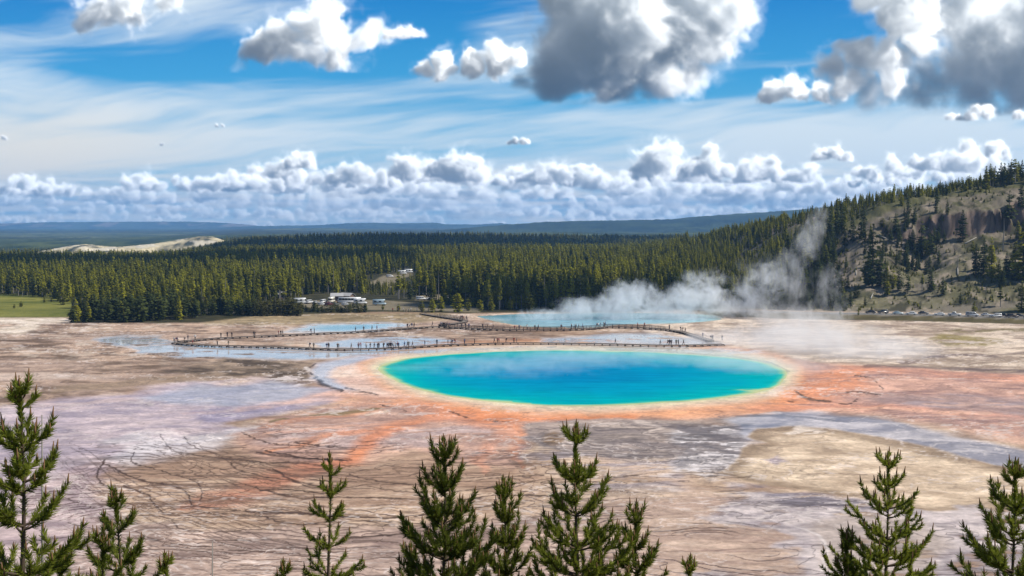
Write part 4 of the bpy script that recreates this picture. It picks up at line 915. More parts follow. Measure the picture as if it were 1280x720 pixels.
# the forest: far more trees than anybody would count, one object that plants the same crowns and stems on a cloud of points
def build_forest():
    rs = np.random.RandomState(77); pts = []; sca = []; idx = []; wid = []
    def forest_edge(px): return np.interp(px, [-400, 0, 60, 85, 92, 245, 320, 375, 480, 520, 580, 640, 760, 850, 900, 960, 1000, 1700], [368, 368.5, 373, 381, 394, 392, 388, 377, 377, 381, 389, 388, 388, 388, 389, 388, 386, 380])
    bands = [(500, 660, 19), (660, 900, 25), (900, 1400, 42), (1400, 2100, 85), (2100, 3600, 210)]
    for y0, y1, cell in bands:
        n = int((y1-y0)*(y0+y1)*.60*1.0/cell)
        Y = np.sqrt(rs.uniform(y0*y0, y1*y1, n)); Uu = rs.uniform(-.60, .60, n); X = Uu*Y
        px = 640+Uu*FPX; py = 280+CAM_H*FPX/Y
        ok = py < forest_edge(px)-.4
        dens = fbm(X/70, Y/70, 3, 120)
        ok &= dens > .30
        # clearings
        def inside(poly, g=0): return sdf_poly(px.astype(np.float32), (py*3).astype(np.float32), np.array(poly)*np.array([1, 3]))+g > 0
        for P in ([(366, 374.5), (482, 374.5), (530, 379), (606, 385), (604, 392), (470, 390), (376, 388)], [(456, 358), (478, 347.5), (517, 343), (519, 349), (499, 354), (494, 362), (476, 362)], [(518, 374.5), (604, 370), (607, 376), (518, 378)], [(95, 377), (105, 374), (250, 371.5), (300, 371.5), (240, 379), (100, 382)]):
            ok &= ~inside(P, 1.5)
        # the hill keeps its bare slope
        hillx = sstep(955, 1010, px); rd = road_d(X.astype(np.float32), Y.astype(np.float32))
        ok &= ~((px > 985) & (Y < CREST_Y+8)) & ~((px > 880) & (rd < 24)) & ~((px > 1120) & (Y < CREST_Y+70) & (rs.rand(n) < .5))
        X, Y, px, py = X[ok], Y[ok], px[ok], py[ok]
        Z = height(X, Y)
        s = (9.+8.5*rs.rand(len(X))**1.2)*(.78+.44*fbm(X/90, Y/90, 3, 121))
        s *= np.where(rs.rand(len(X)) < .12, .55, 1)
        if y0 >= 1400: s *= .92
        # young trees in front of the upper clearing
        s *= np.where((px > 455) & (px < 522) & (Y > 600) & (Y < 800), .42, 1)
        s *= np.where((px > 366) & (px < 486) & (Y < 640), .8, 1)
        s *= np.where((px > 985) & (Y > CREST_Y), .50, 1)
        s *= np.where((px > 860) & (px < 990), .68, 1)
        k = rs.rand(len(X)); pine = np.where(Y < 620, .62, .45)
        kind = np.where(k < pine, 1, np.where(k < .86, 0, np.where(k < .965, 2, 3)))
        pts.append(np.stack([X, Y, Z-.2], 1)); sca.append(s); idx.append(kind*2+rs.randint(0, 2, len(X))); wid.append(np.where(Y > 1300, 1.25, 1.0)*rs.uniform(.85, 1.2, len(X)))
    # the hillside: scrub and stunted conifers between the trees one can point to
    n = 5200; U_ = rs.uniform(950, 1330, n); Y = rs.uniform(496, CREST_Y+6, n); X = (U_-640)/FPX*Y; rd = road_d(X.astype(np.float32), Y.astype(np.float32))
    wood = np.maximum(sstep(1085, 1010, U_), .8*np.exp(-((U_-1140)/34)**2-((Y-(CREST_Y-44))/26)**2)); ok = (rd > 13) & (rs.rand(n) < .05+.75*wood+.35*sstep(.5, .6, fbm(X/20, Y/24, 3, 131)))
    X, Y, U_ = X[ok], Y[ok], U_[ok]; wood = wood[ok]; big = rs.rand(len(X)) < .42*wood+.03
    pts.append(np.stack([X, Y, height(X, Y)-.1], 1)); S_ = np.where(big, rs.uniform(4, 10, len(X)), rs.uniform(.7, 2.2, len(X))); sca.append(S_); wid.append(np.where(big, 1.1, 2.2)); idx.append(np.where(big, 4+rs.randint(0, 2, len(X)), rs.randint(0, 2, len(X))))
    P = np.concatenate(pts); S = np.concatenate(sca); I = np.concatenate(idx); Wd = np.concatenate(wid)
    print('FOREST', len(P))
    me = bpy.data.meshes.new('forest'); me.vertices.add(len(P)); me.vertices.foreach_set('co', P.astype(np.float32).ravel())
    a = me.attributes.new('size', 'FLOAT_VECTOR', 'POINT'); a.data.foreach_set('vector', np.stack([S*Wd, S*Wd, S], 1).astype(np.float32).ravel())
    a = me.attributes.new('turn', 'FLOAT_VECTOR', 'POINT'); a.data.foreach_set('vector', np.stack([0*S, 0*S, rs.uniform(0, 6.28, len(S))], 1).astype(np.float32).ravel())
    a = me.attributes.new('which', 'INT', 'POINT'); a.data.foreach_set('value', I.astype(np.int32))
    ob = tag(mesh_obj('forest', me), kind='stuff')
    ng = bpy.data.node_groups.new('plant_forest', 'GeometryNodeTree')
    ng.interface.new_socket('Geometry', in_out='INPUT', socket_type='NodeSocketGeometry'); ng.interface.new_socket('Geometry', in_out='OUTPUT', socket_type='NodeSocketGeometry')
    N = ng.nodes; L = ng.links; gi = N.new('NodeGroupInput'); go = N.new('NodeGroupOutput'); j = N.new('GeometryNodeJoinGeometry')
    kinds = [('spruce', 0), ('spruce', 1), ('pine', 0), ('pine', 2), ('fir', 0), ('fir', 1), 'snag', 'snag']
    def named_attr(nm, typ):
        q = N.new('GeometryNodeInputNamedAttribute'); q.data_type = typ; q.inputs['Name'].default_value = nm
        return [o for o in q.outputs if o.enabled and o.name == 'Attribute'][0]
    size, turn, which = named_attr('size', 'FLOAT_VECTOR'), named_attr('turn', 'FLOAT_VECTOR'), named_attr('which', 'INT')
    # a planted tree of each kind lends its crown and its stem
    src = {}
    for o in COL.objects:
        if o.parent and o.name.split('.')[0] in ('crown', 'trunk'): src.setdefault(o.data.name, o)
    for q, kd in enumerate(kinds):
        cmp_ = N.new('FunctionNodeCompare'); cmp_.data_type = 'INT'; cmp_.operation = 'EQUAL'
        ia = [s_ for s_ in cmp_.inputs if s_.enabled]; L.new(which, ia[0]); ia[1].default_value = q
        for me_ in ((SNAG,) if kd == 'snag' else KINDS[kd]):
            if me_.name not in src: print('MISSING', kd); continue
            oi = N.new('GeometryNodeObjectInfo'); oi.inputs['Object'].default_value = src[me_.name]; oi.inputs['As Instance'].default_value = True; oi.transform_space = 'ORIGINAL'
            ip = N.new('GeometryNodeInstanceOnPoints')
            L.new(gi.outputs[0], ip.inputs['Points']); L.new(cmp_.outputs[0], ip.inputs['Selection']); L.new(oi.outputs['Geometry'], ip.inputs['Instance'])
            L.new(turn, ip.inputs['Rotation']); L.new(size, ip.inputs['Scale']); L.new(ip.outputs[0], j.inputs[0])
    L.new(j.outputs[0], go.inputs[0])
    md = ob.modifiers.new('plant', 'NODES'); md.node_group = ng
build_forest()

# ---------------------------------------------------------------- air and steam
def box_obj(name, x0, x1, y0, y1, z0, z1):
    return MB().box(x0, x1, y0, y1, z0, z1).build(name, [])
hz = tag(box_obj('haze', -19500, 19500, -2500, 18500, -18, 420), kind='stuff')
hm = bpy.data.materials.new('air'); hm.use_nodes = True; nt = hm.node_tree; nt.nodes.clear()
o_ = nt.nodes.new('ShaderNodeOutputMaterial'); v_ = nt.nodes.new('ShaderNodeVolumePrincipled')
v_.inputs['Color'].default_value = (.26, .55, 1, 1); v_.inputs['Density'].default_value = 6.8e-5; v_.inputs['Anisotropy'].default_value = .1
nt.links.new(v_.outputs[0], o_.inputs['Volume']); hz.data.materials.append(hm)

def steam(name, origin, size, blobs, density, scale, label, seed=0, cut=.50, sharp=2.6, aniso=(1, 1, 1), colr=(.97, .985, 1)):
    """a body of vapour: density is a sum of soft ellipsoids torn by noise; coordinates are metres from origin"""
    (x0, x1), (y0, y1), (z0, z1) = size
    ob = box_obj(name, x0, x1, y0, y1, z0, z1); ob.location = origin; tag(ob, kind='stuff'); ob['label'] = label
    m = bpy.data.materials.new(name+'_vapour'); m.use_nodes = True; nt = m.node_tree; nt.nodes.clear(); N = nt.nodes; L = nt.links
    out = N.new('ShaderNodeOutputMaterial'); pv = N.new('ShaderNodeVolumePrincipled'); pv.inputs['Color'].default_value = (*colr, 1); pv.inputs['Anisotropy'].default_value = .1
    tc = N.new('ShaderNodeTexCoord')
    def mth(op, a, b=None, c=None, clamp=False):
        q = N.new('ShaderNodeMath'); q.operation = op; q.use_clamp = clamp
        for i, v in enumerate((a, b, c)):
            if v is None: continue
            if hasattr(v, 'default_value') or hasattr(v, 'is_linked'): L.new(v, q.inputs[i])
            else: q.inputs[i].default_value = v
        return q.outputs[0]
    # wander
    mp = N.new('ShaderNodeMapping'); mp.inputs['Location'].default_value = (seed*3.3, seed*1.7, seed*5.1); mp.inputs['Scale'].default_value = aniso
    L.new(tc.outputs['Object'], mp.inputs['Vector'])
    nz = N.new('ShaderNodeTexNoise'); nz.inputs['Scale'].default_value = scale; nz.inputs['Detail'].default_value = 7; nz.inputs['Roughness'].default_value = .62; nz.inputs['Distortion'].default_value = 1.1
    L.new(mp.outputs[0], nz.inputs['Vector'])
    tot = None
    for (cx, cy_, cz, rx, ry, rz, k) in blobs:
        vm = N.new('ShaderNodeMapping'); vm.vector_type = 'TEXTURE'; vm.inputs['Location'].default_value = (cx, cy_, cz); vm.inputs['Scale'].default_value = (rx, ry, rz)
        L.new(tc.outputs['Object'], vm.inputs['Vector'])
        ln = N.new('ShaderNodeVectorMath'); ln.operation = 'LENGTH'; L.new(vm.outputs[0], ln.inputs[0])
        f = mth('MULTIPLY', mth('SUBTRACT', 1., ln.outputs['Value'], clamp=True), k)
        tot = f if tot is None else mth('MAXIMUM', tot, f)
    n = mth('SUBTRACT', nz.outputs['Fac'], cut)
    d = mth('MULTIPLY_ADD', n, sharp, tot)
    d = mth('MULTIPLY', mth('MAXIMUM', d, 0.), mth('MINIMUM', mth('MULTIPLY', tot, 4.), 1.))
    d = mth('MULTIPLY', d, density)
    L.new(d, pv.inputs['Density']); L.new(pv.outputs[0], out.inputs['Volume'])
    ob.data.materials.append(m); m.cycles.volume_step_rate = .5
    return ob
# the big cloud that rolls off the lake: origin at its foot, px 590..930
def wl(px, D, py): return ((px-640)/FPX*D, D, CAM_H-(py-280)/FPX*D)
O1 = wl(750, 500, 410)
def b1(px, py, rpx, k=1., D=490, ry=12, rzpx=None):
    D -= 14
    x, y, z = wl(px, D, py); r = rpx/FPX*D
    return (x-O1[0], y-O1[1], z-O1[2], r, ry, (rzpx or rpx)/FPX*D, k)
lake_bl = [b1(620, 405, 42, .8, 480, 14, 9), b1(700, 403, 60, 1.1, 474, 14, 13), b1(780, 402, 60, 1.2, 474, 14, 16), b1(850, 398, 50, 1.1, 478, 14, 18), b1(680, 399, 50, .9, 480, 12, 17), b1(725, 390, 44, 1., 484, 12, 24), b1(770, 388, 48, 1., 486, 12, 28), b1(790, 370, 44, 1., 490, 12, 26), b1(825, 385, 52, .9, 488, 12, 26),
           b1(860, 374, 44, 1., 492, 12, 26), b1(888, 372, 30, 1.1, 494, 12, 22), b1(905, 385, 40, .8, 494, 12, 20), b1(940, 375, 40, .6, 498, 12, 34), b1(880, 350, 40, .6, 498, 12, 18), b1(960, 350, 40, .5, 500, 12, 30)]
steam('steam', O1, ((-66, 100), (-36, 26), (-1, 40)), lake_bl, .19, .19, 'thick white steam rolling off the blue lake towards the right', 1, .535, 3.2)
O2 = wl(1005, 470, 400)
def b2(px, py, rpx, k, D, rz, ry=9):
    x, y, z = wl(px, D, py); return (x-O2[0], y-O2[1], z-O2[2], rpx/FPX*D, ry, rz/FPX*D, k)
steam('steam', O2, ((-30, 34), (-16, 18), (-3, 58)), [b2(1000, 392, 34, .7, 470, 34), b2(995, 355, 26, .8, 470, 36), b2(990, 330, 30, .8, 472, 30), b2(1008, 305, 24, .9, 472, 28), b2(1018, 282, 18, .9, 474, 24), b2(1025, 268, 12, .7, 474, 16), b2(965, 345, 30, .5, 476, 36), b2(1035, 360, 30, .5, 474, 40), b2(1050, 392, 30, .5, 470, 26), b2(960, 385, 40, .6, 474, 34), b2(940, 350, 34, .45, 478, 34), b2(1015, 400, 30, .8, 466, 20)],
      .08, .22, 'tall thin steam column rising before the dark slope', 2, .55, 3.4, (1, 1, .55))
# vapour drifting low over the flats right of the spring
O3 = (150., 375., 0.)
def b3(px, py, rx, ry, rz, k, z=1.5):
    x, y = ground_at(px, py); return (x-O3[0], y-O3[1], z, rx, ry, rz, k)
steam('steam', O3, ((-90, 60), (-60, 70), (-.5, 13)), [b3(960, 432, 34, 26, 6, .8), b3(1010, 440, 26, 26, 8, 1.), b3(1080, 447, 26, 22, 6, .9), b3(1130, 443, 18, 20, 5, .8), b3(1000, 418, 26, 26, 9, .7, 3), b3(900, 430, 30, 20, 4, .6), b3(1010, 462, 16, 14, 5, .6), b3(1060, 425, 24, 26, 6, .6)],
      .05, .13, 'low drifting vapour over the flats beyond the right end of the spring', 3, .49, 2.4)
O4 = (30., 300., 0.)
def b4(px, py, rx, ry, rz, k, z=.6):
    x, y = ground_at(px, py); return (x-O4[0], y-O4[1], z, rx, ry, rz, k)
steam('steam', O4, ((-70, 80), (-55, 75), (0, 4)), [b4(640, 460, 36, 30, 2, .8), b4(720, 452, 40, 26, 2.4, 1.), b4(800, 448, 40, 20, 2.6, 1.), b4(880, 452, 36, 20, 2.8, .9), b4(560, 462, 24, 18, 1.6, .5), b4(960, 462, 24, 18, 3, 1.4), b4(920, 456, 26, 18, 3, 1.2)],
      .055, .13, 'thin wisps of vapour lying on the blue water of the spring', 4, .52, 2.6)

# ---------------------------------------------------------------- boardwalks
M_WOOD = mat('weathered_planks', (.20, .165, .135), .9, .15, var=.3, scale=3.)
M_WOOD_D = mat('dark_timber', (.055, .045, .04), .9, .15, var=.3, scale=3.)
DECK_Z = .55
def polyline_pts(px_pts, z, step):
    P = np.array([ground_at(a, b, z) for a, b in px_pts])
    # round the bends, then equal steps
    for _ in range(2):
        Q = [P[0]]
        for a, b in zip(P, P[1:]): Q += [a*.75+b*.25, a*.25+b*.75]
        P = np.array(Q+[P[-1]])
    s = np.concatenate([[0], np.cumsum(np.linalg.norm(np.diff(P, axis=0), axis=1))])
    n = max(2, int(round(s[-1]/step))+1); t = np.linspace(0, s[-1], n)
    return np.stack([np.interp(t, s, P[:, 0]), np.interp(t, s, P[:, 1])], 1)
def boardwalk(label, px_pts, width=2.2, rail=None, step=2.6):
    c = polyline_pts(px_pts, DECK_Z, step); n = len(c)
    d = np.gradient(c, axis=0); d /= np.linalg.norm(d, axis=1, keepdims=True)+1e-9; nr = np.stack([-d[:, 1], d[:, 0]], 1)
    root = empty('boardwalk', (c[0][0], c[0][1], 0)); o = np.array([c[0][0], c[0][1]])
    tag(root, label, 'boardwalk', 'boardwalks over the hot spring flats')
    mb = MB()
    L, Rr = c+nr*width/2-o, c-nr*width/2-o
    for i in range(n-1):
        a, b, e, f = L[i], L[i+1], Rr[i+1], Rr[i]; g = .03*(b-a)/(np.linalg.norm(b-a)+1e-9)
        v = [(*(a+g), DECK_Z-.09), (*(b-g), DECK_Z-.09), (*(e-g), DECK_Z-.09), (*(f+g), DECK_Z-.09), (*(a+g), DECK_Z), (*(b-g), DECK_Z), (*(e-g), DECK_Z), (*(f+g), DECK_Z)]
        mb.add(v, [(0, 1, 2, 3), (4, 7, 6, 5), (0, 4, 5, 1), (1, 5, 6, 2), (2, 6, 7, 3), (3, 7, 4, 0)])
    mb.build('deck', M_WOOD, root)
    for s_, nm in ((L, 'kerb_rail'), (Rr, 'kerb_rail')):
        mb = MB(); mb.tube([(p[0], p[1], DECK_Z+.05) for p in s_], .05, 4); mb.build(nm, M_WOOD_D, root)
    sup = MB(); sup.box(-width/2-.05, width/2+.05, -.12, .12, DECK_Z-.34, DECK_Z-.095); sup.box(-width/2, -width/2+.2, -.10, .10, -.1, DECK_Z-.341); sup.box(width/2-.2, width/2, -.10, .10, -.1, DECK_Z-.341)
    sm = sup.mesh('support', M_WOOD_D)
    for i in range(n):
        s_ = mesh_obj('support', sm, root); s_.location = (*(c[i]-o), 0); s_.rotation_euler = (0, 0, math.atan2(nr[i][1], nr[i][0]))
    if rail:
        k0, k1 = [min(range(n), key=lambda i: abs((640+FPX*c[i][0]/c[i][1])-q)) for q in rail]
        k0, k1 = min(k0, k1), max(k0, k1)
        post = MB().box(-.06, .06, -.06, .06, DECK_Z-.08, DECK_Z+1.08).mesh('post', M_WOOD_D)
        for s_ in (L, Rr):
            mb = MB()
            for z in (1.06, .72, .38): mb.tube([(p[0], p[1], DECK_Z+z) for p in s_[k0:k1+1]], .055 if z > 1 else .04, 4)
            mb.build('railing', M_WOOD_D, root)
            for p in s_[k0:k1+1]:
                q = mesh_obj('post', post, root); q.location = (p[0]*1., p[1]*1., 0)
    return c
near_px = [(216, 428.5), (250, 432), (320, 433.2), (355, 434.2), (395, 436), (425, 437), (480, 436), (510, 434.2), (545, 432), (595, 430), (640, 429), (665, 429), (715, 429.6), (765, 430.2), (815, 432), (860, 432), (905, 430.5)]
far_px = [(216, 428.5), (222, 427), (235, 426), (250, 424.2), (282, 422), (320, 420.5), (355, 419), (395, 417), (445, 415), (480, 412.6), (515, 410), (545, 408), (570, 409.5), (600, 411.2), (640, 412.6), (700, 412.4), (740, 411), (757, 408.6), (780, 409), (830, 411.2), (855, 415), (870, 420), (890, 426), (905, 430.5)]
boardwalk('long low unrailed boardwalk with people, mirrored in shallow water behind the blue spring', near_px)
boardwalk('far boardwalk with a wooden railing that passes in front of the steaming lake', far_px[1:-1], rail=(552, 832))
boardwalk('short spur boardwalk that runs from the trees to the far boardwalk', [(527, 392), (545, 395), (572, 399), (585, 401.5), (570, 404), (551, 406.5)], rail=(545, 588))

# ---------------------------------------------------------------- people
def skin_mesh(name, joints, edges, mats, zones):
    """one continuous body grown over a skeleton; zones colour it by region"""
    me = bpy.data.meshes.new('tmp'); me.from_pydata([j[0] for j in joints], edges, [])
    ob = bpy.data.objects.new('tmp', me); COL.objects.link(ob)
    md = ob.modifiers.new('skin', 'SKIN'); md.use_smooth_shade = True
    for v, j in zip(me.skin_vertices[0].data, joints): v.radius = j[1] if hasattr(j[1], '__len__') else (j[1], j[1])
    me.skin_vertices[0].data[0].use_root = True
    ob.modifiers.new('sub', 'SUBSURF').levels = 1
    dg = bpy.context.evaluated_depsgraph_get(); dg.update()
    out = bpy.data.meshes.new_from_object(ob.evaluated_get(dg)); out.name = name
    bpy.data.objects.remove(ob); bpy.data.meshes.remove(me)
    out.materials.clear()
    for m in mats: out.materials.append(m)
    for p in out.polygons: p.material_index = zones(p.center); p.use_smooth = True
    return out
def person_joints(pose):
    st = {'stand': .10, 'walk': .30, 'lean': .12, 'photo': .11}[pose]
    hip = .93; J = [((0, 0, hip), (.15, .11)), ((0, 0, 1.12), (.14, .10)), ((0, .01, 1.34), (.18, .11)), ((0, .01, 1.47), (.06, .06)), ((0, .03, 1.56), (.075, .085)), ((0, .03, 1.68), (.075, .09)), ((0, .02, 1.75), (.04, .05))]
    E = [(0, 1), (1, 2), (2, 3), (3, 4), (4, 5), (5, 6)]
    for s in (-1, 1):
        fw = {'walk': .26*s, 'lean': .08*s}.get(pose, .02*s); b = len(J)
        J += [((s*.10, 0, .86), .10), ((s*st*.9*.5+s*.05, fw*.55+.02, .48), .07), ((s*.11, fw-(.05 if fw < 0 else 0), .09), .05), ((s*.12, fw+.14, .04), (.045, .035))]
        E += [(0, b), (b, b+1), (b+1, b+2), (b+2, b+3)]
        b = len(J)
        if pose == 'photo': arm = [(s*.23, .03, 1.36), (s*.27, .20, 1.22), (s*.07, .30, 1.52), (s*.03, .33, 1.56)]
        elif pose == 'lean': arm = [(s*.23, .03, 1.36), (s*.29, .06, 1.10), (s*.16, .26, 1.02), (s*.13, .30, 1.02)]
        else: arm = [(s*.23, .01, 1.37), (s*.28, -fw*.4, 1.12), (s*.27, -fw*.8+.06, .88), (s*.26, -fw*.8+.10, .78)]
        for p, r in zip(arm, (.065, .05, .04, .042)): J.append((p, r))
        E += [(2, b), (b, b+1), (b+1, b+2), (b+2, b+3)]
    return J, E
M_SKIN = mat('skin', (.42, .26, .19), .6, .3); M_HAIR = mat('hair', (.03, .022, .016), .7, .3); M_SHOE = mat('shoes', (.05, .045, .04), .7)
TOPS = {'dark navy': (.018, .022, .04), 'black': (.014, .014, .015), 'red': (.20, .025, .022), 'dark grey': (.05, .05, .055), 'blue': (.03, .06, .16), 'white': (.55, .55, .53), 'olive': (.055, .055, .03), 'purple': (.07, .03, .10)}
TROUS = [(.02, .024, .04), (.018, .018, .02), (.06, .055, .045), (.035, .03, .028)]
POSES = [('stand', 'standing'), ('walk', 'walking'), ('lean', 'leaning with hands in front'), ('photo', 'raising a camera')]
PM = {}
def person_mesh(top, pose):
    if (top, pose) not in PM:
        J, E = person_joints(pose); k = list(TOPS).index(top)
        mt = [mat('shirt_'+top.replace(' ', '_'), TOPS[top], .85), mat('trousers', TROUS[k % 4], .85), M_SKIN, M_HAIR, M_SHOE]
        def zone(c):
            if c.z > 1.66 or (c.z > 1.56 and c.y < -.005): return 3
            if c.z > 1.46: return 2
            if c.z < .10: return 4
            if abs(c.x) > .2 or (pose in ('photo', 'lean') and c.y > .14): return 0 if c.z > 1.0 and not (pose != 'stand' and c.y > .24) else 2
            return 0 if c.z > .92 else 1
        PM[top, pose] = skin_mesh('person_body', J, E, mt, zone)
    return PM[top, pose]
PACK = MB().box(-.16, .16, -.30, -.115, 1.02, 1.44); PACK.box(-.12, .12, -.345, -.302, 1.06, 1.26); PACK = PACK.mesh('backpack', mat('backpack_cloth', (.06, .03, .025), .9))
ORD = ['first', 'second', 'third', 'fourth', 'fifth', 'sixth', 'seventh', 'eighth', 'ninth', 'tenth', 'eleventh', 'twelfth', 'thirteenth', 'fourteenth', 'fifteenth', 'sixteenth', 'seventeenth', 'eighteenth']
rp = np.random.RandomState(8)
def path_y(path, px): 
    xs = [a for a, b in path]; ys = [b for a, b in path]; o = np.argsort(xs); return float(np.interp(px, np.array(xs)[o], np.array(ys)[o]))
def people(xs, path, where, names=None, z=DECK_Z, dy=0.):
    xs = sorted(xs)
    tops = [list(TOPS)[i] for i in rp.choice(len(TOPS), len(xs), p=[.20, .20, .12, .15, .12, .10, .07, .04])]
    for i, px in enumerate(xs):
        py = path_y(path, px)+dy+rp.uniform(-.25, .25) if path else dy+rp.uniform(-.8, .8)
        x, y = ground_at(px, py, z); pose, word = POSES[rp.choice(4, p=[.42, .34, .12, .12])]
        s = rp.uniform(.92, 1.05)*(1.2)
        h = float(height(np.float32(x), np.float32(y))) if z == 0 else z
        o = mesh_obj('person', person_mesh(tops[i], pose)); o.location = (x, y, h); o.scale = (s, s, s); o.rotation_euler = (0, 0, rp.uniform(0, 6.28) if pose != 'walk' else rp.choice([1.57, -1.57])+rp.uniform(-.3, .3))
        end = 'leftmost' if i == 0 else 'rightmost' if i == len(xs)-1 else ORD[i]+' from left'
        lab = f'person in {tops[i]} top, {end} {where}' if len(xs) > 1 else f'person in {tops[i]} top {where}'
        tag(o, lab, 'person', 'visitors on the boardwalks')
        if rp.rand() < .25: mesh_obj('backpack', PACK, o)
ca = lambda L: [200+v/4.923 for v in L]; cb = lambda L: [460+v/4.923 for v in L]; cc = lambda L: [640+v/4. for v in L]
cnr, cfr = near_px[1:], far_px[1:-1]
people(ca([78, 90, 100, 140]), [(200, 428.6), (240, 428.6)], 'at the left tip of boardwalk loop')
people(ca([192, 345, 413]), cnr, 'on left part of near boardwalk')
people(ca([915, 940]), cnr, 'of the pair left of near boardwalk row')
people(ca([1022, 1033, 1087, 1096]), cnr, 'of four left of near boardwalk row')
people(ca([1172, 1217, 1232, 1265])+cb([10, 35, 55, 63, 92]), cnr, 'in loose left part of near row')
people(cb([112, 120, 127, 133, 138, 146, 155, 165, 178, 185]), cnr, 'in densest cluster on near boardwalk')
people(cb([222, 240, 248, 272, 347, 422]), cnr, 'right of densest near boardwalk cluster')
people(cb([490, 510, 517, 535, 593, 655]), cnr, 'on near boardwalk above blue water\'s left')
people(cb([777, 797, 806, 850, 898, 915]), cnr, 'on near boardwalk above blue water\'s middle')
people([770], cnr, 'alone on the near boardwalk behind the spring')
people(cc([745, 782, 791, 800, 825, 836, 862]), cnr, 'in veiled group on near boardwalk\'s right')
people(ca([163, 208, 367, 407, 435]), cfr, 'on left end of far boardwalk')
people(ca([570, 577, 725, 738, 750]), cfr, 'on far boardwalk left of pale pond')
people(ca([925, 945, 1200, 1250])+cb([22, 52]), cfr, 'on far boardwalk before pale pond')
people(cb([240, 252, 268, 282, 395]), cfr, 'on far boardwalk right of pale pond')
people(cb([448, 456, 463, 470, 480, 488, 498]), cfr, 'in crowd where spur meets far boardwalk')
people(cb([575, 600, 620, 705, 735, 770]), cfr, 'at left end of lakeside railing')
people(cb([902, 930, 980, 1028, 1048, 1190, 1255, 1270]), cfr, 'at railing before the steaming lake')
people(cc([115, 132, 247, 298, 320, 335, 355]), cfr, 'at railing before the thick steam')
people(cc([425, 432, 445, 462, 468]), cfr, 'at raised corner of railed boardwalk')
people(cc([630, 664]), cfr, 'right of railed boardwalk\'s raised corner')
people(cc([790, 848, 857, 870]), cfr, 'where far boardwalk turns down at right')
people(cc([958, 1000, 1008, 1055]), cfr, 'on veiled right bend of boardwalk loop')
people(cb([570, 580, 588, 605]), None, 'on the railed spur boardwalk', z=DECK_Z, dy=400.2)
people(cb([150, 185, 215, 232, 248, 262, 300, 330, 370, 410]), None, 'on path from car park to spur', z=0, dy=390.6)

# ---------------------------------------------------------------- vehicles
M_GLASS = mat('car_glass', (.02, .025, .03), .08, .6); M_TYRE = mat('tyre', (.02, .02, .02), .9, .2); M_HUB = mat('hub_metal', (.45, .45, .46), .35, .5, .8); M_LAMP = mat('lamp_glass', (.75, .75, .72), .15, .6); M_RED = mat('tail_lamp', (.35, .02, .02), .2, .5)
def paint_mat(nm, c): return mat('paint_'+nm, c, .28, .5)
PAINTS = {'white': (.58, .58, .57), 'silver': (.42, .43, .44), 'dark grey': (.045, .048, .052), 'black': (.015, .015, .017), 'dark red': (.13, .02, .02), 'brown': (.09, .065, .05), 'pale blue': (.30, .38, .42), 'cream': (.62, .58, .48)}
PMT = {k: paint_mat(k.replace(' ', '_'), v) for k, v in PAINTS.items()}
SHAPES = {  # lower body outline (x along the car, z), cabin outline, width, wheel positions
    'car': ([(-2.25, .35), (-2.25, .85), (-1.7, .93), (1.0, .95), (2.1, .78), (2.25, .55), (2.25, .35)], [(-1.75, .92), (-1.25, 1.42), (.25, 1.44), (1.05, .93)], 1.75, (-1.35, 1.4), .32),
    'suv': ([(-2.3, .42), (-2.33, 1.05), (1.05, 1.10), (2.2, .98), (2.32, .6), (2.3, .42)], [(-2.28, 1.04), (-2.05, 1.72), (.35, 1.74), (1.1, 1.08)], 1.85, (-1.4, 1.42), .38),
    'pickup truck': ([(-2.75, .5), (-2.75, 1.05), (-.62, 1.05), (1.35, 1.10), (2.6, 1.0), (2.7, .6), (2.7, .5)], [(-.62, 1.04), (-.55, 1.78), (.75, 1.8), (1.4, 1.08)], 1.9, (-1.75, 1.75), .40),
    'van': ([(-2.6, .4), (-2.62, 1.15), (2.0, 1.18), (2.55, .95), (2.6, .4)], [(-2.6, 1.14), (-2.5, 1.95), (1.1, 1.97), (2.02, 1.17)], 1.95, (-1.6, 1.65), .36),
    'camper van': ([(-3.4, .5), (-3.4, 1.35), (2.4, 1.35), (3.3, 1.1), (3.35, .5)], [(-3.4, 1.34), (-3.4, 3.05), (2.5, 3.1), (2.9, 2.75), (2.1, 2.3), (2.5, 1.34)], 2.35, (-1.9, 2.2), .42),
    'coach': ([(-5.8, .5), (-5.8, 1.7), (5.75, 1.7), (5.85, .5)], [(-5.8, 1.69), (-5.8, 3.3), (5.5, 3.3), (5.75, 1.69)], 2.5, (-3.6, 3.8), .5)}
VM = {}
def extrude(outline, w, w2=None, z_in=None):
    mb = MB(); n = len(outline); w2 = w2 or w; zs = [z for _, z in outline]; z0, z1 = min(zs), max(zs)
    ws = [w+(w2-w)*(z-z0)/(z1-z0) for _, z in outline]
    v = [(x, -k/2, z) for (x, z), k in zip(outline, ws)]+[(x, k/2, z) for (x, z), k in zip(outline, ws)]
    f = [tuple(range(n)), tuple(range(2*n-1, n-1, -1))]+[(i, n+i, n+(i+1) % n, (i+1) % n) for i in range(n)]
    return mb.add(v, f)
def bevelled(mb, name, m, b=.06):
    me = mb.mesh(name, m); bm = bmesh.new(); bm.from_mesh(me); bmesh.ops.recalc_face_normals(bm, faces=bm.faces)
    bmesh.ops.bevel(bm, geom=bm.edges[:], offset=b, segments=2, affect='EDGES', clamp_overlap=True); bm.to_mesh(me); bm.free()
    for p in me.polygons: p.use_smooth = True
    return me
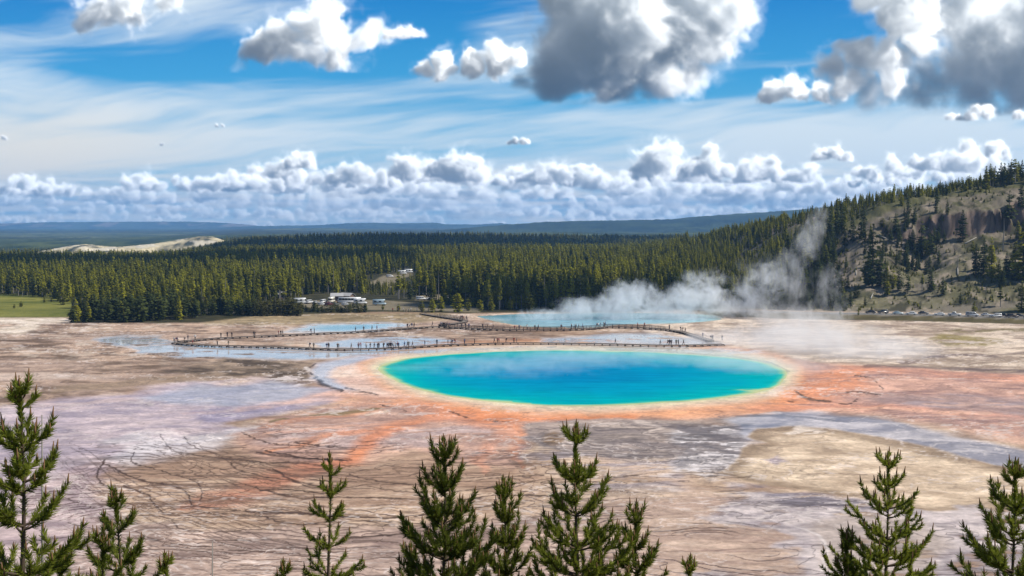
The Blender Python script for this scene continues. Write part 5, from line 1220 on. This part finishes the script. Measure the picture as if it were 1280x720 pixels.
def vehicle_meshes(kind, colr):
    if (kind, colr) in VM: return VM[kind, colr]
    lo, cab, w, wx, wr = SHAPES[kind]; m = PMT[colr]
    body = bevelled(extrude(lo, w), 'body', m); cabin = bevelled(extrude(cab, w*.97, w*(.80 if kind not in ('camper van', 'coach') else .97)), 'roof', m)
    win = MB(); zs = [z for _, z in cab]; z0, z1 = min(zs), max(zs)
    xs = sorted(cab); xl, xr = xs[0][0], xs[-1][0]
    tops = [x for x, z in cab if z > z1-.12]; tl, tr = min(tops), max(tops)
    narrow = .80 if kind not in ('camper van', 'coach') else .97
    za, zb = (z0+(z1-z0)*.20, z0+(z1-z0)*.82)
    def half(z): return w*(.97+(narrow-.97)*(z-z0)/(z1-z0))/2
    L_ = lambda z: xl+(tl-xl)*(z-z0)/(z1-z0)+.14; R_ = lambda z: xr+(tr-xr)*(z-z0)/(z1-z0)-.16
    if kind == 'camper van': panes = [(-2.6, -1.5), (-.3, .9)]; za, zb = 1.75, 2.4
    elif kind == 'coach': panes = [(-5.5+i*1.55, -4.1+i*1.55) for i in range(7)]; za, zb = 1.9, 2.9
    else:
        ln = R_(za)-L_(za); k = 2 if kind in ('car', 'pickup truck') else 3; panes = None
    for s in (-1, 1):
        if panes:
            for a, b in panes: win.add([(a, s*(half(za)+.012), za), (b, s*(half(za)+.012), za), (b, s*(half(zb)+.012), zb), (a, s*(half(zb)+.012), zb)], [(0, 1, 2, 3)])
        else:
            for q in range(k):
                f0, f1 = q/k+.02, (q+1)/k-.02
                win.add([(L_(za)+(R_(za)-L_(za))*f0, s*(half(za)+.012), za), (L_(za)+(R_(za)-L_(za))*f1, s*(half(za)+.012), za), (L_(zb)+(R_(zb)-L_(zb))*f1, s*(half(zb)+.012), zb), (L_(zb)+(R_(zb)-L_(zb))*f0, s*(half(zb)+.012), zb)], [(0, 1, 2, 3)])
    # windscreen and rear window follow the slopes of the cabin
    for (xa, xb, o) in ((xr, tr, .03), (xl, tl, -.03)):
        if kind == 'camper van' and o > 0: xa, xb = 2.52, 2.2
        q = lambda z: xa+(xb-xa)*(z-z0)/(z1-z0)+o
        win.add([(q(za), -half(za)*.86, za), (q(za), half(za)*.86, za), (q(zb), half(zb)*.86, zb), (q(zb), -half(zb)*.86, zb)], [(0, 1, 2, 3)])
    win = win.mesh('window', M_GLASS)
    tyre = MB().tube([(0, -.11, 0), (0, .11, 0)], wr, 14).mesh('tyre', M_TYRE); hub = MB().tube([(0, -.12, 0), (0, .12, 0)], wr*.58, 10).mesh('rim', M_HUB)
    xf = max(x for x, _ in lo); xk = min(x for x, _ in lo); zl = lo[0][1]+.28
    lamp = MB().box(-.04, .04, -.16, .16, -.08, .08).mesh('headlight', M_LAMP); tail = MB().box(-.04, .04, -.12, .12, -.09, .09).mesh('tail_light', M_RED)
    bump = MB().box(-.07, .07, -w/2+.06, w/2-.06, -.09, .09).mesh('bumper', M_TYRE)
    VM[kind, colr] = (body, cabin, win, tyre, hub, lamp, tail, bump, w, wx, wr, xf, xk, zl); return VM[kind, colr]
def vehicle(kind, colr, x, y, z, rz, label, group):
    body, cabin, win, tyre, hub, lamp, tail, bump, w, wx, wr, xf, xk, zl = vehicle_meshes(kind, colr)
    root = empty({'car': 'parked_car', 'suv': 'parked_suv', 'pickup truck': 'pickup_truck', 'van': 'parked_van', 'camper van': 'camper_van', 'coach': 'coach'}[kind], (x, y, z), rz); tag(root, label, kind, group)
    mesh_obj('body', body, root); mesh_obj('roof', cabin, root); mesh_obj('window', win, root)
    for q in wx:
        for s in (-1, 1):
            t = mesh_obj('wheel', tyre, root); t.location = (q, s*(w/2-.10), wr); mesh_obj('rim', hub, t)
    for s in (-1, 1):
        o = mesh_obj('headlight', lamp, root); o.location = (xf, s*(w/2-.28), zl+.02); o = mesh_obj('tail_light', tail, root); o.location = (xk, s*(w/2-.22), zl+.12)
    for q in (xf-.02, xk+.02): o = mesh_obj('bumper', bump, root); o.location = (q, 0, zl-.20)
    return root
def road_vehicle(px, kind, colr, label, off=-1.6, flip=0):
    u = (px-640)/FPX; D = float(np.interp(u, ROAD_U, ROAD_D))+off; x, y = at(px, D)
    u2 = u+.01; D2 = float(np.interp(u2, ROAD_U, ROAD_D))+off; rz = math.atan2(D2-y, u2*D2-x)
    vehicle(kind, colr, x, y, ROAD_Z+.056, rz+(math.pi if flip else 0), label, 'vehicles on the road under the hill')
for a in ((1089.5, 'car', 'black', 'dark car on the road under the hill, farthest left of the line', 1.8, 1), (1105, 'suv', 'dark grey', 'dark suv on the road, second from the left of the line', 1.8, 1), (1124, 'car', 'pale blue', 'pale bluish car on the hazy part of the road', -1.8, 0),
          (1140.5, 'car', 'white', 'white car on the hazy part of the road, right of the bluish one', -1.8, 1), (1156, 'car', 'dark grey', 'dark low car in the gap between the two white cars on the road', 1.8, 0), (1176, 'car', 'white', 'low white saloon car on the road, left of the silver pickup', -1.8, 1),
          (1195, 'pickup truck', 'silver', 'silver pickup truck on the road under the hill', -1.8, 1), (1217, 'van', 'silver', 'grey silver van parked on the road left of the tree by the verge', -1.8, 0), (1235, 'car', 'silver', 'silver car on the road touching the white suv', 1.4, 0), (1247, 'suv', 'white', 'white suv nearest the viewer on the right part of the road', -2.2, 1),
          (1255, 'car', 'black', 'black car half hidden behind the white suv on the road', 2., 1), (1268, 'suv', 'brown', 'dark brown suv with pale roof line right of the white suv', -1.8, 0), (1277.5, 'car', 'dark grey', 'dark car at the right border of the road line', 1.8, 0)): road_vehicle(*a)
def lot_vehicle(px, py, kind, colr, label, rz=0.):
    x, y = ground_at(px, py); vehicle(kind, colr, x, y, float(height(np.float32(x), np.float32(y)))+.03, rz, label, 'vehicles in the car park by the forest')
for a in ((375, 380.5, 'camper van', 'white', 'white camper at the left end of the car park among trees', .2), (386, 380.2, 'van', 'white', 'white van, second from the left end of the car park', 1.2), (394, 380.3, 'car', 'silver', 'silver car near the left end of the car park', 1.4), (402, 382.6, 'suv', 'white', 'white suv in front of the car park row', .1),
          (404, 379.6, 'van', 'white', 'white van behind the white suv in the car park', 1.3), (411.5, 382.8, 'suv', 'dark red', 'dark red suv in front of the car park row', 0.), (418, 382.2, 'car', 'dark grey', 'dark grey car right of the dark red suv', .2), (414, 379.4, 'camper van', 'cream', 'cream camper behind the dark red suv', 1.5), (425, 379.4, 'van', 'silver', 'silver van in the middle of the car park', 1.4),
          (432, 382.6, 'suv', 'white', 'white suv in front of the white coach', .1), (437, 380.4, 'coach', 'white', 'long white coach with dark windows in the car park', .02), (450, 381.2, 'camper van', 'white', 'white camper at the right end of the coach', .1), (474, 382.4, 'camper van', 'pale blue', 'pale blue white camper standing alone right of the car park', .05),
          (526, 376.6, 'van', 'white', 'white van glimpsed between trees right of the camper', .2), (537, 376.6, 'car', 'white', 'white car glimpsed between trees behind the spur walkway', .2), (561, 376, 'van', 'cream', 'cream van glimpsed under trees behind the lake shore', .1), (592, 374.5, 'camper van', 'white', 'white camper glimpsed between trees behind the lake', .1),
          (503, 347.6, 'camper van', 'white', 'white camper in the pale clearing high in the forest, left of two', .2), (511, 346.4, 'camper van', 'white', 'white camper in the pale clearing high in the forest, right of two', .2), (487, 350.4, 'van', 'white', 'white van at the near end of the pale forest clearing', .3)): lot_vehicle(*a)

# ---------------------------------------------------------------- pale fallen logs on the hillside
M_LOG = mat('bleached_wood', (.42, .39, .34), .9, .1, var=.3, scale=3.)
for cx, cy, ln, ang, lab in ((465, 350, 12, -.9, 'long bleached log leaning down the slope below the brow of the hill'), (410, 568, 7, 1.1, 'short bleached log on the low slope under the tall fir clump'), (744, 470, 8, 1.2, 'bleached log at the foot of the dead tree on the grey slope'), (345, 470, 7, 1.3, 'bleached log among the trees right of the steam'), (790, 355, 9, .4, 'bleached log on the pale scree below the cliff'), (640, 300, 8, -.3, 'bleached log under the left part of the cliff')):
    px, py = H_(cx, cy); D = hill_D(px, py); x, y = at(px, D); z = float(height(np.float32(x), np.float32(y)))
    o = empty('fallen_log', (x, y, z+.25)); tag(o, lab, 'log', 'fallen logs on the hillside')
    dx, dy = math.cos(ang)*ln/2, math.sin(ang)*ln/2
    za, zb = [float(height(np.float32(x+s*dx), np.float32(y+s*dy)))-z for s in (-1, 1)]
    MB().tube([(-dx, -dy, za), (0, 0, (za+zb)/2+.05), (dx, dy, zb)], [.30, .24, .12], 7).build('stem', M_LOG, o, True)
    mb = MB(); mb.tube([(dx*.3, dy*.3, za+(zb-za)*.65), (dx*.3+.5, dy*.3-.4, za+(zb-za)*.65+.9)], [.07, .02], 4); mb.build('branch_stub', M_LOG, o)

# ---------------------------------------------------------------- small buildings at the car park
M_WALL = mat('hut_boards', (.16, .11, .08), .9, .1, var=.25, scale=2.); M_ROOFP = mat('pale_metal_roof', (.36, .35, .34), .5, .3, var=.2, scale=1.)
M_DOOR = mat('hut_door', (.08, .06, .05), .8)
def hut(px, py, w, d, h, rz, label):
    x, y = ground_at(px, py); root = empty('hut', (x, y, float(height(np.float32(x), np.float32(y)))), rz); tag(root, label, 'building', 'small buildings at the car park')
    MB().box(-w/2, w/2, -d/2, d/2, -.3, h).build('wall', M_WALL, root)
    mb = MB(); e = .5
    for s in (-1, 1):
        v = [(-w/2-e, 0, h+1.3), (w/2+e, 0, h+1.3), (w/2+e, s*(d/2+e), h-.25), (-w/2-e, s*(d/2+e), h-.25)]
        mb.add(v+[(a, b, c+.12) for a, b, c in v], [(0, 1, 2, 3), (4, 7, 6, 5), (0, 4, 5, 1), (1, 5, 6, 2), (2, 6, 7, 3), (3, 7, 4, 0)])
    mb.build('roof', M_ROOFP, root)
    mb = MB(); mb.add([(-w/2, -d/2+.01, h), (-w/2, d/2-.01, h), (-w/2, 0, h+1.25)], [(0, 1, 2)]); mb.add([(w/2, -d/2+.01, h), (w/2, d/2-.01, h), (w/2, 0, h+1.25)], [(0, 1, 2)]); mb.build('gable', M_WALL, root)
    MB().box(-.5, .5, -d/2-.04, -d/2-.005, 0, 2.05).build('door', M_DOOR, root)
    for q in (-w*.32, w*.32): MB().box(q-.45, q+.45, -d/2-.03, -d/2-.004, 1.2, 2.0).build('window', M_GLASS, root)
hut(421, 377, 6, 4.5, 2.7, .1, 'small brown hut with a pale roof above the car park, left of two'); hut(433.5, 376.4, 6.5, 4.5, 2.5, -.5, 'small hut with a tilted pale roof above the car park, right of two'); hut(347, 375, 6, 4, 2.6, .3, 'little hut with a white roof among trees left of the car park')

# ---------------------------------------------------------------- young pines on the slope just below the viewpoint
M_PINE_N = foliage_mat('long_pine_needles', (.06, .085, .014), (.33, .36, .045), .5)
M_PINE_B = mat('young_pine_bark', (.085, .062, .045), .9, .1, var=.35, scale=14.)
M_CANDLE = mat('new_shoot', (.17, .095, .045), .8, .15, var=.25, scale=30.)
def brush(pts, rad_n, dens, rs, VN, FN, AN, start=.12, spread=.75, tip=1., bare=0.):
    """needles all round a shoot"""
    P = np.array(pts, float); seg = np.linalg.norm(np.diff(P, axis=0), axis=1); s = np.concatenate([[0], np.cumsum(seg)]); Lg = s[-1]
    n = int(Lg*(1-start)*dens)
    if n < 1: return
    t = rs.uniform(start*Lg, Lg*(1-bare), n)
    c = np.stack([np.interp(t, s, P[:, i]) for i in range(3)], 1); c2 = np.stack([np.interp(np.minimum(t+.03, Lg), s, P[:, i]) for i in range(3)], 1)-np.stack([np.interp(np.maximum(t-.03, 0), s, P[:, i]) for i in range(3)], 1)
    d = c2/(np.linalg.norm(c2, axis=1, keepdims=True)+1e-9)
    r = rs.normal(size=(n, 3)); r -= d*(r*d).sum(1, keepdims=True); r /= np.linalg.norm(r, axis=1, keepdims=True)+1e-9
    sp = spread*rs.uniform(.75, 1.25, (n, 1)); dirn = d*np.cos(sp)+r*np.sin(sp); dirn[:, 2] += .10; dirn /= np.linalg.norm(dirn, axis=1, keepdims=True)
    ln = rad_n*rs.uniform(.75, 1.2, (n, 1))
    e = c+dirn*ln
    w = np.cross(dirn, rs.normal(size=(n, 3))); w /= np.linalg.norm(w, axis=1, keepdims=True)+1e-9; w *= .0036
    b = sum(len(v) for v in VN)
    mid = c+dirn*ln*.5+w*.2
    V = np.stack([c-w, c+w, mid+w*.9, e, mid-w*.9], 1).reshape(-1, 3); VN.append(V)
    i = b+np.arange(n)[:, None]*5; FN.append(np.concatenate([i, i+1, i+2, i+3, i+4], 1)); AN.append(np.repeat(rs.rand(n)*.7+.3*rs.rand(), 5))
def young_pine(px, py_tip, D, seed, label, depth=3.4, wh=.36, reach=.54, rise=.8, per=6, first=.20, nl=.072, dens=680, lean=0., wprof=1., extra=()):
    """tip seen at a pixel; depth = metres of crown built below the tip, the stem goes on to the ground"""
    rs = np.random.RandomState(seed)
    x, y = at(px, D); zt = CAM_H-(py_tip-280)/FPX*D; zg = float(height(np.float32(x), np.float32(y))); H = zt-zg
    root = empty('pine_sapling', (x, y, zg), 0); tag(root, label, 'tree', 'young pines in front of the flats')
    TB = MB(); VN, FN, AN = [], [], []; CB = MB()
    wob = lambda z: (lean*(z/H)+.02*math.sin(z*2.1+seed), .02*math.cos(z*1.7+seed))
    zs = np.linspace(-.3, H, 16)
    TB.tube([(*wob(z), z) for z in zs], [max(.006, .052*(1-z/H)**.8*(H/6)**.5) for z in np.clip(zs, 0, H)], 7, cap=False)
    # leader: needles then the brown candle
    brush([(*wob(z), z) for z in np.linspace(H-.42*first/.2, H-.05, 5)], nl*.9, dens*1.5, rs, VN, FN, AN, 0., .55)
    CB.tube([(*wob(H-.16), H-.16), (*wob(H-.05), H-.05), (*wob(H), H+.02)], [.011, .012, .004], 5)
    for k in range(3):
        a = k*2.1+rs.rand(); l = rs.uniform(.06, .12); q = H-.17
        CB.tube([(*wob(q), q), (wob(q)[0]+math.cos(a)*.04, math.sin(a)*.04, q+l*.6), (wob(q)[0]+math.cos(a)*.045, math.sin(a)*.045, q+l)], [.008, .009, .003], 4)
    z = H-first; gen = 0
    while z > max(.8, H-depth-1.2):
        tt = H-z; n_b = per+rs.randint(-1, 2) if gen else max(3, per-1)
        L0 = min(reach*1.25, .07+reach*.62*tt)*wprof
        a0 = rs.uniform(0, 6.28)
        for j in range(n_b):
            a = a0+6.283*j/n_b+rs.uniform(-.3, .3); L = L0*rs.uniform(.62, 1.15); zz = z+rs.uniform(-.06, .06)
            up = rise*(1.25-.42*min(1, tt/2.2))*rs.uniform(.8, 1.15)
            bx, by = wob(zz); pts = []
            for q in np.linspace(0, 1, 7):
                r = L*q*(1-.18*q); h = L*up*(.30*q+.55*q*q)
                pts.append((bx+math.cos(a+.25*q*(rs.rand()-.5))*r, by+math.sin(a)*r, zz+h))
            TB.tube(pts, [max(.003, .013*(1-q*.8)*(L/.6)**.5) for q in np.linspace(0, 1, 7)], 4, cap=False)
            brush(pts, nl, dens, rs, VN, FN, AN, .20 if L > .3 else .08, .70)
            # the candle at its end
            e = Vector(pts[-1]); CB.tube([e, e+Vector((0, 0, .035)), e+Vector((math.cos(a)*.008, math.sin(a)*.008, .075+.03*rs.rand()))], [.008, .009, .003], 4)
            # side shoots
            for q in ((.45, .72) if L > .42 else (.6,) if L > .24 else ()):
                for s in (-1, 1):
                    if rs.rand() < .22: continue
                    i = int(q*6); p0 = Vector(pts[i]); l2 = L*rs.uniform(.24, .42)*(1.2-q*.4); a2 = a+s*rs.uniform(.5, .9)
                    p1 = p0+Vector((math.cos(a2)*l2*.6, math.sin(a2)*l2*.6, l2*.25*up)); p2 = p0+Vector((math.cos(a2)*l2*.92, math.sin(a2)*l2*.92, l2*.72*up))
                    TB.tube([p0, p1, p2], [.006, .005, .003], 3, cap=False); brush([p0, p1, p2], nl*.95, dens, rs, VN, FN, AN, .05, .70)
                    if rs.rand() < .7: CB.tube([p2, p2+Vector((0, 0, .03)), p2+Vector((0, 0, .065))], [.007, .008, .003], 4)
        # between whorls the stem keeps needles near the top
        if tt < 1.9: brush([(*wob(q), q) for q in np.linspace(z-wh*.8, z, 4)], nl*.8, dens*.6, rs, VN, FN, AN, 0., .9)
        z -= wh*rs.uniform(.82, 1.2)*(1+.05*gen); gen += 1
    TB.build('trunk', M_PINE_B, root, True)
    V = np.concatenate(VN); F = np.concatenate(FN); A = np.concatenate(AN)
    nv = len(V); V = np.concatenate([V, np.array(CB.v)]); A = np.concatenate([A, np.zeros(len(CB.v))])
    quads = np.array([[i+nv for i in f] for f in CB.f if len(f) == 4]); caps = np.array([[i+nv for i in f] for f in CB.f if len(f) == 5] or [[nv]*5])[:0]
    mi = np.concatenate([np.zeros(len(F)), np.ones(len(quads))])
    mesh_obj('crown', mesh_np('pine_crown_needles', V, [F, quads], [M_PINE_N, M_CANDLE], mat_idx=mi, attrs={'clump': A}), root)
    return root
young_pine(18, 478, 8.6, 1, 'biggest young pine, cut by the left border of the picture', reach=0.61, wh=0.30, per=8, nl=0.071, first=.16)
young_pine(118, 662, 9.6, 14, 'low pine top between the biggest left pine and the pointed one beside it', reach=0.35, depth=2., per=6)
young_pine(140, 611, 11.5, 2, 'pointed young pine right of the biggest left one', reach=0.55, wh=0.34, depth=2.6)
young_pine(62, 690, 9.4, 15, 'low bushy pine top in the lower left corner beside the biggest pine', reach=0.39, depth=1.8, per=7)
young_pine(200, 694, 11.5, 3, 'small pine tip just right of the pointed pine', reach=0.29, depth=1.6)
young_pine(352, 703, 12.5, 4, 'tiny pine tip left of the slender knobbly pine', reach=0.20, depth=1.4)
young_pine(408, 567, 13.5, 5, 'slender pine with short knobbly branches standing alone left of centre', reach=0.45, wh=0.30, per=6, rise=0.64, depth=2.8, first=.26, nl=0.064)
young_pine(513, 682, 12.4, 16, 'low pine top at the left foot of the dense central pine', reach=0.34, depth=1.6)
young_pine(553, 546, 11.5, 6, 'dense upswept pine in the middle with many brown candles', reach=0.55, wh=0.32, per=9, rise=1.00, depth=3., first=.30)
young_pine(630, 597, 12.5, 7, 'narrow pine between the two tallest central pines', reach=0.42, wh=0.30, per=8, rise=1.04, depth=2.4, first=.26)
young_pine(722, 527, 11.8, 8, 'tallest pine right of centre, below the blue water', reach=0.57, wh=0.35, per=8, rise=0.84, depth=3.2, first=.28)
young_pine(799, 628, 12.2, 9, 'smaller pine right of the tallest central pine', reach=0.42, wh=0.34, per=7, rise=0.96, depth=2.2, first=.24)
young_pine(868, 698, 12.8, 10, 'tiny pine tip far right of the central pines', reach=0.28, depth=1.6)
young_pine(1064, 668, 12.5, 17, 'low pine at the left foot of the pyramid shaped right pine', reach=0.34, depth=1.8, per=8, rise=1.04)
young_pine(1115, 568, 12.5, 11, 'pyramid shaped pine in front of the sandy island', reach=0.66, wh=0.25, per=8, rise=0.76, depth=3., first=.20, nl=0.057)
young_pine(1276, 576, 11., 12, 'pine cut by the right border of the picture', reach=0.61, wh=0.29, per=9, rise=0.76, depth=3., first=.22)
# two bare stems
for px, py, D, h, lab in ((253, 682, 11.8, 0, 'thin bare dead stem standing between the pointed pine and the slender one'), (39, 520, 9.8, 0, 'thin bare stem behind the biggest left pine')):
    x, y = at(px, D); zg = float(height(np.float32(x), np.float32(y))); H = CAM_H-(py-280)/FPX*D-zg
    root = empty('dead_sapling', (x, y, zg)); tag(root, lab, 'tree', 'bare dead saplings')
    mb = MB(); mb.tube([(0, 0, -.2), (.02, 0, H*.5), (.03+.03, .0, H)], [.03, .016, .005], 6); mb.build('trunk', M_BARK_G, root, True)
    mb = MB()
    for k in range(7): z = H*(.35+.09*k); a = k*2.4; mb.tube([(.03, 0, z), (.03+math.cos(a)*.10, math.sin(a)*.10, z+.03)], [.005, .002], 3)
    mb.build('twigs', M_BARK_G, root)
# ground plants on the same slope, seen from a step aside
print('DONE OBJECTS', len(bpy.data.objects))

# ---------------------------------------------------------------- the low clouds overhead that shade parts of the forest (above the picture)
M_CLOUD = mat('cloud_vapour', (.9, .9, .9), 1., 0.)
def overhead_cloud(x, y, rx, ry, seed, alt=900.):
    """a cumulus floating where its shadow falls round (x, y)"""
    rs = np.random.RandomState(seed); c = np.array([x, y, 0])+np.array(sun_dir)/sun_dir.z*alt
    bm = bmesh.new()
    for k in range(16):
        a = rs.uniform(0, 6.28); q = math.sqrt(rs.rand())*.80; r = rs.uniform(.28, .46)
        M = Matrix.Translation((c[0]+math.cos(a)*q*rx*(1-r*.4), c[1]+math.sin(a)*q*ry*(1-r*.4), alt+rs.uniform(-.1, .5)*r*min(rx, ry)))@Matrix.Diagonal((rx*r, ry*r, min(rx, ry)*r*.8, 1))
        bmesh.ops.create_icosphere(bm, subdivisions=3, radius=1, matrix=M)
    me = bpy.data.meshes.new('clouds'); bm.to_mesh(me); bm.free()
    n = len(me.vertices); co = np.empty(n*3, np.float32); me.vertices.foreach_get('co', co); co = co.reshape(-1, 3)
    d = (fbm(co[:, 0]/70+co[:, 2]/50, co[:, 1]/70, 4, seed)-.5)*.5*min(rx, ry); v = co-np.array([c[0], c[1], alt]); v /= np.linalg.norm(v, axis=1, keepdims=True)+1e-6
    me.vertices.foreach_set('co', (co+v*d[:, None]).ravel()); me.materials.append(M_CLOUD)
    me.polygons.foreach_set('use_smooth', [True]*len(me.polygons)); me.update()
    tag(mesh_obj('clouds', me), kind='stuff')
overhead_cloud(-345, 1060, 300, 220, 1); overhead_cloud(-230, 1950, 420, 400, 2, 1100.); overhead_cloud(60, 545, 120, 34, 3, 700.); overhead_cloud(500, 2300, 350, 500, 4, 1100.);
